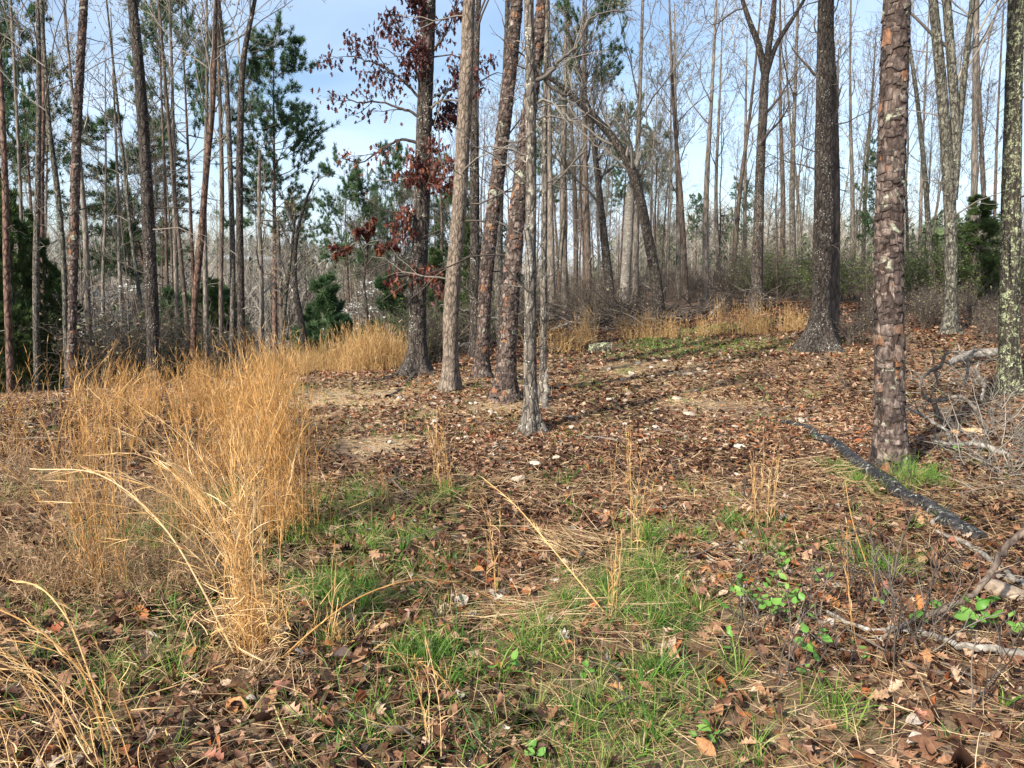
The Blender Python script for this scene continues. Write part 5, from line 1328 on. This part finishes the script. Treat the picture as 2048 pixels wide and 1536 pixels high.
def grass_tufts(nt_, ymin, ymax, per, lmin, lmax, wmin, wmax, seg, thr):
    x, y = scatter(nt_, ymin, ymax, rl); gm = m_green(x, y)
    k = rl.random(nt_) < gm * (.35 + 1.2 * np.clip(.5 + 1.6 * fbm(x * 3.5, y * 3.5, 0, 74, 2), 0, 1)) + thr * (fbm(x * 1.6, y * 1.6, 0, 71, 2) > .0)
    x, y, gm = x[k], y[k], gm[k]; m = len(x); cnt = np.maximum(3, (per * rl.gamma(2.0, .5, m) * (.5 + .6 * gm)).astype(int)); idx = np.repeat(np.arange(m), cnt); M_ = len(idx)
    rad = rl.uniform(.006, .03, m)[idx]; ox, oy = rl.normal(0, 1, M_), rl.normal(0, 1, M_)
    px_, py_ = x[idx] + ox * rad, y[idx] + oy * rad
    S = np.column_stack([px_, py_, hgt(px_, py_) - .005]); tl = rl.normal(0, .22, (m, 2))[idx]
    sp = rl.uniform(.12, .5, m)[idx]
    D = np.column_stack([ox * sp + tl[:, 0], oy * sp + tl[:, 1], np.ones(M_)])
    L = rl.uniform(lmin, lmax, m)[idx] * rl.uniform(.45, 1.1, M_)
    bl = np.column_stack([ox * .25 + rl.normal(0, .15, M_), oy * .25 + rl.normal(0, .15, M_), -rl.uniform(.05, .45, M_)])
    rn = np.clip(rl.normal(.42, .2, m)[idx] + rl.normal(0, .13, M_) + (rl.random(M_) < .1) * .4, 0, 1)
    blade_batch(g, S, D, L, (rl.uniform(wmin, wmax, m))[idx] * rl.uniform(.7, 1.2, M_), seg, bl, rn, rl)
grass_tufts(9000, 1.0, 6.0, 15, .08, .22, .0026, .006, 4, .10)
grass_tufts(13000, 5.5, 11.0, 10, .06, .15, .004, .007, 3, .10)
grass(70000, 1.0, 6.0, .03, .11, .002, .004, 3, .15)
grass(60000, 5.5, 11.0, .03, .09, .004, .006, 2, .14)
grass(150000, 10.5, 22.0, .05, .12, .007, .012, 2, .10)
obj('green_grass', g.mesh('green_grass', M['green']), kind='stuff', label='fresh green grass growing through the leaves')
# dry straw bits and pine needles
g = Geo()
for (n, a, b, w, L0, L1) in [(32000, 1.0, 6, .0024, .05, .22), (34000, 6, 13, .004, .05, .14)]:
    x, y = scatter(n, a, b, rl); m = len(x)
    S = np.column_stack([x, y, hgt(x, y) + rl.uniform(.01, .045, m)]); D = np.column_stack([rl.normal(0, 1, (m, 2)), rl.normal(0.05, .22, m)])
    blade_batch(g, S, D, rl.uniform(L0, L1, m), np.full(m, w) * rl.uniform(.6, 1.4, m), 3, rl.normal(0, .12, (m, 3)), rl.random(m) ** 1.4, rl)
x, y = scatter(110000, 5, 15, rl); pm = m_path(x, y); k = rl.random(len(x)) < pm + .10; x, y = x[k], y[k]; m = len(x)
S = np.column_stack([x, y, hgt(x, y) + rl.uniform(.003, .02, m)]); D = np.column_stack([rl.normal(0, 1, (m, 2)), rl.normal(0, .15, m)])
blade_batch(g, S, D, rl.uniform(.03, .08, m), rl.uniform(.006, .014, m), 2, rl.normal(0, .1, (m, 3)), rl.random(m), rl)
obj('dry_straw', g.mesh('dry_straw', M['straw']), kind='stuff', label='straw and needles strewn over the leaf litter')
# small twigs lying about: joined far debris is left to the litter, these are single things
TW = []
for k in range(5):
    g = Geo(); A = np.zeros((7, 4)); A[:, 0] = np.linspace(-.25, .25, 7); A[:, 1] = rl.normal(0, .02, 7).cumsum(); A[:, 2] = np.abs(rl.normal(0.01, .008, 7)); A[:, 3] = np.linspace(.0038, .0015, 7)
    tube_batch(g, A[:, :3], A[:, 3], 5); twiggy(g, A, 3, .3, rl, .0018, 1, 0, sides=3); TW.append(g.mesh('fallen_twig', M['twig_grey' if k % 2 else 'twig_dark']))
x, y = scatter(170, 1.8, 12, rl, .95)
for i in range(170):
    u_ = x[i] / y[i]; wh = ('in the foreground' if y[i] < 4 else 'on the middle ground' if y[i] < 8 else 'far up the clearing') + ', ' + ('left side' if u_ < -.25 else 'left of centre' if u_ < 0 else 'right of centre' if u_ < .3 else 'right side')
    o = obj('fallen_twig', TW[i % 5], None, (x[i], y[i], float(hgt(x[i], y[i])) + .025), 'thin dead twig among the leaves ' + wh, 'twig', 'dead twigs ' + wh)
    s = rl.uniform(.6, 1.7); o.scale = (s,) * 3; o.rotation_euler = (rl.normal(0, .08), rl.normal(0, .12), rl.uniform(0, 6.28))
# ------------------------------------------------------------------ stones
RM = []
for k in range(6):
    a = np.linspace(0, 2 * math.pi, 13)[:-1]; V = []; nl = 7
    for i in range(nl):
        ph = -math.pi / 2 + math.pi * (i + .5) / nl
        V += [[math.cos(ph) * math.cos(t), math.cos(ph) * math.sin(t), math.sin(ph)] for t in a]
    V = np.array(V); d = 1 + .55 * fbm(V[:, 0] * 1.4 + k * 9, V[:, 1] * 1.4, V[:, 2] * 1.4, k, 3) ; d = np.round(d * 9) / 9
    V = V * d[:, None] * np.array([1, .75, .5]) * .5
    n_ = 12; i = np.arange(nl - 1)[:, None]; j = np.arange(n_)[None]
    Q = np.stack([i * n_ + j, i * n_ + (j + 1) % n_, (i + 1) * n_ + (j + 1) % n_, (i + 1) * n_ + j], -1).reshape(-1, 4)
    top = len(V); V = np.vstack([V, V[-n_:].mean(0) + [0, 0, .02]]); T = [((nl - 1) * n_ + x_, (nl - 1) * n_ + (x_ + 1) % n_, top) for x_ in range(n_)]
    RM.append(mk_mesh('stone', V, Q, T, np.zeros(len(V)), M['rock'], k % 2 == 0))
def stone(px, py, wpx, label, group=None, k=None):
    p = at(px, py); s = wpx * math.hypot(p[1], CAMZ) / F
    o = obj('stone', RM[int(rl.integers(0, 6)) if k is None else k], None, (p[0], p[1], p[2] + s * .1 + .012), label, 'stone', group)
    o.scale = (s, s, s * rl.uniform(.7, 1.1)); o.rotation_euler = (rl.normal(0, .15), rl.normal(0, .15), rl.uniform(0, 6.28))
stone(2010, 1195, 92, 'large pale stone half buried at the right edge', k=0)
for x, y, w, lb in [(1380, 833, 26, 'pale stone on the path, right of centre'), (1070, 932, 24, 'flat cream stone in front of the scarred trunk'), (1112, 920, 18, 'whitish stone right of the flat cream stone'), (1035, 965, 30, 'pale angular stone lying left below the cream stone'),
                    (1480, 898, 22, 'pale stone lying toward the black log'), (1256, 792, 20, 'small pale stone right of the middle trunks'), (1196, 850, 12, 'tiny white stone near the foot of the scarred trunk'), (1355, 802, 20, 'pale stone behind the path stone'),
                    (1312, 858, 18, 'stone with lichen left of the path stone'), (1217, 742, 16, 'pale stone near the cut log'), (1376, 752, 22, 'pale stone far up the path'), (1465, 868, 14, 'small stone behind the stone toward the log'),
                    (1040, 797, 12, 'little pale stone at the foot of the thick pine'), (868, 812, 14, 'little pale stone below the pale trunk'), (780, 887, 14, 'cream stone on the straw covered path')]:
    stone(x, y, w, lb)
for i in range(90):
    if i < 50: px, py = rl.normal(1340, 120), rl.uniform(725, 900)
    elif i < 78: px, py = rl.normal(930, 120), rl.uniform(780, 910)
    else: px, py = rl.uniform(700, 1500), rl.uniform(880, 1000)
    stone(px, py, rl.uniform(7, 17), 'small pale stone scattered over the trodden ground', 'small pale stones on the ground')
# ------------------------------------------------------------------ fallen log and branches
g = Geo(); A = ground_tube(g, [(1545, 842, 7), (1575, 850, 11), (1605, 858, 13), (1640, 882, 19), (1668, 892, 22), (1695, 918, 24), (1735, 952, 29), (1770, 972, 31), (1820, 1010, 33), (1860, 1030, 31), (1910, 1064, 33), (1970, 1088, 25)], 18, n=90, up=.45, cap=True)
V = np.concatenate(g.V); V += (.011 * fbm(V[:, 0] * 13, V[:, 1] * 13, V[:, 2] * 13, 5, 4))[:, None] + np.column_stack([.03 * fbm(V[:, 0] * 2.2, V[:, 1] * 2.2, 0, 6, 2), 0 * V[:, 0], .02 * fbm(V[:, 0] * 3, V[:, 1] * 3, 0, 7, 2)]) * np.array([1, 1, 1]); b = A[0, :3].copy()
for t_, dx in ((30, -.05), (52, .06), (66, -.04), (78, .07)):
    P_ = np.array([A[t_, :3], A[t_, :3] + [dx * .6, -.02, .05], A[t_, :3] + [dx * 1.1, -.03, .08]]); gg = Geo(); tube_batch(gg, P_, np.array([.012, .009, .006]), 6); V = np.vstack([V, gg.V[0]]); g.Q.append(gg.Q[0] + g.n); g.R.append(gg.R[0]); g.n += len(gg.V[0])
Tq = np.concatenate(g.T) if g.T else None
obj('fallen_log', Geo().add(V - b, np.concatenate(g.Q), Tq, np.concatenate(g.R)).mesh('fallen_log', M['log']), None, b, 'long black curved fallen log with pale lichen, lying past the big pine', 'log')
def branch(name, label, main, side=(), mat='dead_wood', ground=True, dist=None, k=0, lf=.3, lift=.01, cat='branch', wob=.004, lv=2):
    g = Geo()
    A = ground_tube(g, main, 8, lift=lift, wob=wob) if ground else px_tube(g, main, 8, wob=wob, dist=dist)
    if k: twiggy(g, A, k, lf, rl, .003, lv, .02)
    b = A[0, :3].copy()
    for s_ in side:
        B = px_tube(g, s_, 6, wob=wob * .7, dist=dist if dist else A[:, 1].mean())
        if k: twiggy(g, B, 4, lf, rl, .0025, 1, .03)
    obj(name, Geo().add(np.concatenate(g.V) - b, np.concatenate(g.Q), None, np.concatenate(g.R)).mesh(name, M[mat]), None, b, label, cat)
branch('dead_branch', 'pale bleached branch lying across the bottom right litter', [(1655, 1238, 7), (1700, 1262, 8), (1745, 1276, 9), (1800, 1272, 9), (1860, 1285, 10), (1920, 1308, 11), (1985, 1318, 13), (2060, 1328, 14)], k=6, lf=.12, lift=.03)
dF = gd(1900, 1290)
branch('dead_branch', 'dark grey branch rising to the right edge over the seedlings', [(1725, 1312, 4, dF), (1785, 1262, 7, dF + .05), (1850, 1232, 9, dF + .1), (1910, 1208, 10, dF + .12), (1955, 1180, 10, dF + .15), (1985, 1140, 11, dF + .2), (2005, 1105, 11, dF + .25), (2060, 1052, 12, dF + .3)], ground=False, mat='brown_far', k=5, lf=.10, lv=1)
branch('dead_branch', 'thin pale stick between the black log and the grey branch', [(1872, 1073, 6), (1925, 1098, 8), (1985, 1140, 9), (2060, 1195, 10)], k=5, lf=.12, lift=.03)
branch('dead_branch', 'crooked pale branch at the right edge behind the grey branch', [(1990, 1160, 8), (2020, 1172, 9), (2065, 1180, 10)], k=3, lf=.3, lift=.02)
dB = gd(1950, 905)
branch('dead_branch', 'thick bleached branch snaking to the right edge behind the big pine', [(1868, 882, 5, dB), (1905, 890, 8, dB), (1950, 887, 9, dB), (1990, 900, 10, dB - .1), (2020, 915, 11, dB - .2), (2065, 945, 13, dB - .35)],
       side=[[(1905, 888, 8), (1890, 860, 8), (1870, 848, 7), (1845, 832, 6), (1818, 818, 4)]], ground=False, k=4, lf=.25, dist=dB)
dC = gd(1940, 870)
branch('dead_branch', 'looping lichened branch curling up behind the big pine', [(1978, 868, 7, dC), (1962, 838, 6, dC), (1948, 815, 7, dC), (1920, 793, 7, dC), (1885, 800, 6, dC), (1858, 800, 7, dC), (1841, 780, 5, dC), (1845, 755, 5, dC), (1860, 742, 6, dC), (1878, 735, 6, dC), (1892, 708, 5, dC), (1930, 702, 3, dC)],
       side=[[(1868, 808, 9), (1880, 835, 9), (1900, 848, 7), (1925, 862, 5)], [(1870, 742, 5), (1876, 770, 3)]], ground=False, k=7, lf=.2, dist=dC, mat='grey_far')
branch('dead_branch', 'stout broken branch lying left of the lichen covered trunk', [(1895, 748, 9), (1920, 738, 14), (1950, 730, 16), (1990, 728, 15)], lift=.12, k=3, lf=.3)
branch('dead_branch', 'golden brown piece of rotten wood on the litter behind the big pine', [(1858, 880, 10), (1890, 874, 12), (1930, 868, 13), (1962, 868, 12)], mat='cutwood', lift=0)
branch('dead_branch', 'thin bent branch standing up left of the lichen trunk', [(1928, 770, 4, dC + 1), (1936, 740, 5, dC + 1), (1940, 712, 6, dC + 1), (1955, 700, 4, dC + 1), (1980, 712, 3, dC + 1)], ground=False, k=4, lf=.3)
branch('dead_branch', 'short pale crooked branch upright near the lichen trunk', [(1962, 800, 5, dC + .5), (1968, 775, 6, dC + .5), (1960, 755, 6, dC + .5), (1952, 740, 4, dC + .5), (1958, 722, 3, dC + .5)], ground=False, k=2, lf=.3)
for i, (x, y) in enumerate([(1990, 950), (2040, 990), (1870, 900), (1940, 760), (2010, 780), (1830, 820), (1995, 870), (2030, 850), (1965, 900), (2040, 900), (1900, 830), (1995, 820), (1850, 780), (1820, 760), (2035, 960), (1880, 760), (1990, 930)]):
    g = Geo(); p = at(x, y); n_ = 9; S = np.column_stack([rl.normal(0, .12, (n_, 2)), np.full(n_, .0)]); D = np.column_stack([rl.normal(0, .9, (n_, 2)), rl.uniform(.1, .9, n_)])
    P, R = grow(S, D, rl.uniform(.3, .9, n_), .005, .002, 7, .2, -.04, rl); P[:, :, 2] = np.maximum(P[:, :, 2], .01); tube_batch(g, P, R, 4)
    S, D, L, r = kids(P, R, 5, .2, 1, .4, 1.1, .4, rl, .3, .6); P, R = grow(S, D, L, .003, .0015, 4, .2, 0, rl); tube_batch(g, P, R, 3)
    w_ = ('close to the big pine' if x < 1905 else 'midway to the lichen trunk' if x < 1975 else 'below the lichen trunk') + (', nearer' if y > 880 else ', farther back')
    r_ = empty('dead_brush', p, 'tangle of thin dead twigs ' + w_, 'brush', 'dead twig tangles ' + w_); obj('twigs', g.mesh('twigs', M['twig_grey']), r_, kind='stuff')
# brush pile and logs behind the clearing
for i, (x0, y0, x1, y1, w, lb) in enumerate([(1180, 660, 1290, 652, 6, 'thin log lying in the brush behind the cut log'), (1330, 672, 1440, 655, 12, 'dark rotting log behind the dry tufts'), (1420, 668, 1560, 652, 14, 'dark log lying right of the brush pile'), (1210, 668, 1330, 640, 5, 'pale pole leaning over the brush pile'),
                                             (1390, 660, 1450, 600, 7, 'broken branch sticking up left of the forked tree'), (1290, 690, 1360, 668, 5, 'low branch in front of the brush pile'), (1100, 655, 1230, 640, 5, 'pole lying behind the wide orange tuft'),
                                             (1540, 650, 1620, 640, 7, 'grey branch behind the tuft nearest the dark oak'), (900, 700, 970, 670, 5, 'pale fallen pole behind the slim leaning pine'), (880, 610, 1000, 640, 4, 'bare pale branch between the dark oak and the pines')]):
    d = 20.0 if x0 > 1090 else 15.5
    m = [((x0 * (3 - t) + x1 * t) / 3, (y0 * (3 - t) + y1 * t) / 3 + rl.normal(0, 2), w, d + .3 * t) for t in range(4)]
    branch('dead_branch', lb, m, ground=False, k=7, lf=.35, mat='oak_dark' if w > 9 else 'dead_wood', wob=.02)
for i in range(12):
    g = Geo(); bx_ = rl.uniform(1180, 1560); p = xd(bx_, rl.uniform(19.5, 23)); n_ = 16; S = np.column_stack([rl.normal(0, .5, (n_, 2)), rl.uniform(0, .3, n_)]); D = np.column_stack([rl.normal(0, 1, (n_, 2)), rl.uniform(0, .5, n_)])
    P, R = grow(S, D, rl.uniform(.6, 1.8, n_), .018, .006, 6, .15, -.02, rl); P[:, :, 2] = np.maximum(P[:, :, 2], .01); tube_batch(g, P, R, 4)
    S, D, L, r = kids(P, R, 6, .2, 1, .4, 1.1, .4, rl, .3, .6); P, R = grow(S, D, L, .007, .003, 4, .2, 0, rl); tube_batch(g, P, R, 3)
    r_ = empty('brush_pile', p, 'heap of dark dead branches ' + zone_of(bx_), 'brush', 'brush heaps ' + zone_of(bx_)); obj('sticks', g.mesh('sticks', M['twig_dark']), r_, kind='stuff')
# the short cut log
root = empty('cut_log', at(1210, 706), 'short lichened log with its sawn end showing, behind the path', 'log'); lb_ = np.array(root.location)
g = Geo(); dL = at(1210, 706)[1]
A = px_tube(g, [(1181, 700, 24, dL + .2), (1195, 698, 25, dL + .14), (1210, 697, 25, dL + .08), (1227, 696, 24, dL)], 12, n=12)
V = np.concatenate(g.V); V += (.012 * fbm(V[:, 0] * 12, V[:, 1] * 12, V[:, 2] * 12, 5, 3))[:, None]
obj('bark', Geo().add(V - lb_, np.concatenate(g.Q), None, np.concatenate(g.R)).mesh('bark', M['lichen']), root)
e = A[-1]; ax_ = nrm(A[-1, :3] - A[-2, :3]); u_ = nrm(np.cross(ax_, [0, 0, 1.])); v_ = np.cross(u_, ax_); th = np.linspace(0, 2 * math.pi, 21)[:-1]
ring = e[:3] + ax_ * .004 + e[3] * .93 * (np.cos(th)[:, None] * u_ + np.sin(th)[:, None] * v_)
ring2 = ring - ax_ * .03; V = np.vstack([ring, ring2, e[:3] + ax_ * .008]) - lb_
T = [(i, (i + 1) % 20, 40) for i in range(20)]; Q = [(i, i + 20, (i + 1) % 20 + 20, (i + 1) % 20) for i in range(20)]
obj('sawn_end', mk_mesh('sawn_end', V, Q, T, np.full(len(V), .5), M['cutwood'], False), root)
# ------------------------------------------------------------------ seedlings with fresh leaves
GL = []
for k in range(5):
    g = Geo(); leaf_batch(g, np.zeros((1, 3)), [1.0], [(0, .02), (.18, .22), (.4, .34), (.65, .28), (.85, .12), (1, .005)], np.zeros(1), np.zeros(1), np.zeros(1), np.array([.15 + .17 * k]), rl, .35)
    V = g.V[0].copy(); V[:, 1] += .5; GL.append(mk_mesh('leaf', V, g.Q[0], None, g.R[0], M['leafgreen']))
def seedling(px, py, h, nst, nlf, size, label, group=None, lean=.35):
    p = at(px, py); root = empty('seedling', p, label, 'seedling', group)
    g = Geo(); S = np.column_stack([rl.normal(0, .02, (nst, 2)), np.full(nst, -.01)]); D = np.column_stack([rl.normal(0, lean, (nst, 2)), np.ones(nst)])
    P, R = grow(S, D, rl.uniform(.7, 1.1, nst) * h, .003, .0016, 6, .14, .03, rl); tube_batch(g, P, R, 5)
    S, D, L, r = kids(P, R, 3, .3, 1, .4, 1, .4, rl, .3, .7); P2, R2 = grow(S, D, L, .002, .0012, 4, .15, .05, rl); tube_batch(g, P2, R2, 4)
    obj('stem', g.mesh('stem', M['twig_dark']), root)
    tips = np.concatenate([P[:, -1], P2[:, -1], P[:, 4], P2[:, 2]]); 
    for i in range(nlf):
        t = tips[i % len(tips)]; o = obj('leaf', GL[int(rl.integers(0, 5))], root, tuple(t + rl.normal(0, .004, 3)))
        s = size * rl.uniform(.6, 1.15); o.scale = (s,) * 3; o.rotation_euler = (rl.uniform(.0, .9), rl.normal(0, .35), rl.uniform(0, 6.28))
SD = [(1590, 1345, .17, 4, 7, .07, 'seedling with a bright green cluster at the bottom right of centre'), (1640, 1300, .16, 3, 6, .05, 'seedling just right of the bright cluster'), (1480, 1260, .22, 4, 14, .05, 'leafy seedling at the left end of the seedling patch'),
      (1520, 1275, .22, 4, 14, .05, 'bushy seedling in the middle of the seedling patch'), (1560, 1255, .24, 4, 14, .05, 'tallest leafy seedling of the patch'), (1610, 1250, .2, 3, 10, .05, 'seedling at the right end of the patch'), (1450, 1300, .12, 2, 6, .045, 'low seedling left below the patch'),
      (1640, 1180, .12, 3, 7, .055, 'seedling with large leaves behind the patch'), (1578, 1160, .14, 2, 5, .05, 'small seedling farther back, left of the large leaved one'), (1868, 1265, .16, 3, 7, .08, 'seedling with large drooping leaves under the grey branch'), (1935, 1275, .15, 3, 10, .08, 'broad leaved seedling right of the drooping one'),
      (1985, 1275, .12, 3, 8, .07, 'broad leaved seedling nearest the pale rock'), (1020, 1345, .08, 2, 4, .06, 'tiny seedling in the grass at the bottom centre'), (1160, 1350, .07, 2, 4, .05, 'tiny light green sprout right of the tiny seedling'), (1640, 1385, .12, 2, 4, .05, 'little seedling below the bright cluster'),
      (1700, 1345, .14, 2, 5, .045, 'seedling among the pale sticks'), (1905, 925, .14, 3, 10, .045, 'small green seedling on the litter behind the big pine'), (1745, 1245, .16, 2, 4, .04, 'slender seedling between patch and grey branch'), (1470, 1085, .1, 2, 6, .04, 'seedling left of the thin upright stems'),
      (1410, 1500, .09, 2, 6, .05, 'little green seedling near the bottom edge'), (1060, 1520, .07, 2, 5, .06, 'round leaved sprout at the bottom edge'), (1515, 1230, .2, 3, 8, .045, 'back seedling of the patch')]
for a in SD: seedling(*a[:6], a[6])
SL = ['at the bottom right of the seedling patch', 'behind the pale bleached branch', 'in front of the pale bleached branch', 'right of the bleached branch middle', 'under the pale bleached branch', 'left of the grey branch tip', 'touching the grey branch tip', 'behind the leafy seedling patch', 'between grey branch and black log', 'beside the bright green cluster', 'in the bottom right litter', 'at the right end of the leafy patch', 'left of the big pine far back', 'far back beside the big pine', 'low, left of the black log']
for i, (x, y, h) in enumerate([(1555, 1370, .42), (1690, 1210, .42), (1820, 1290, .5), (1850, 1320, .45), (1770, 1330, .45), (1730, 1230, .5), (1780, 1230, .55), (1480, 1180, .28), (1890, 1180, .4), (1660, 1330, .3), (1950, 1420, .4), (1620, 1240, .35), (1655, 740, .5), (1700, 780, .5), (1500, 1000, .2)]):
    p = at(x, y); g = Geo(); n_ = 4; S = np.column_stack([rl.normal(0, .03, (n_, 2)), np.full(n_, -.01)]); D = np.column_stack([rl.normal(0, .3, (n_, 2)), np.ones(n_)])
    P, R = grow(S, D, rl.uniform(.5, 1.1, n_) * h, .0035, .0016, 7, .12, .02, rl); tube_batch(g, P, R, 5)
    S, D, L, r = kids(P, R, 5, .25, 1, .4, 1, .4, rl, .3, .7); P2, R2 = grow(S, D, L, .0022, .0012, 4, .15, .05, rl); tube_batch(g, P2, R2, 4)
    obj('bare_seedling', g.mesh('bare_seedling', M['twig_dark']), None, p, 'leafless thin dark seedling ' + SL[i], 'seedling', 'leafless seedlings at the right')
# green needled sprigs at the foot of the big pine
g = Geo(); p = at(1835, 975); n_ = 26; C = np.column_stack([rl.normal(0, .10, (n_, 2)), rl.uniform(.02, .2, n_)])
S = np.column_stack([C[:, :2] * .5, np.zeros(n_)]); P = np.stack([S, (S + C) / 2 + [0, 0, .02], C], 1); tube_batch(g, P, np.full((n_, 3), .0018), 3)
r0 = empty('young_pine', p, 'tiny green pine seedling at the foot of the big pine', 'seedling'); obj('stem', g.mesh('stem', M['twig_dark']), r0)
g = Geo(); tufts(g, C, np.tile([0, 0, 1.], (n_, 1)), 22, .09, .0035, rl, .6, np.full(n_, .5)); me = g.mesh('needles', M['green']); obj('needles', me, r0, kind='stuff')
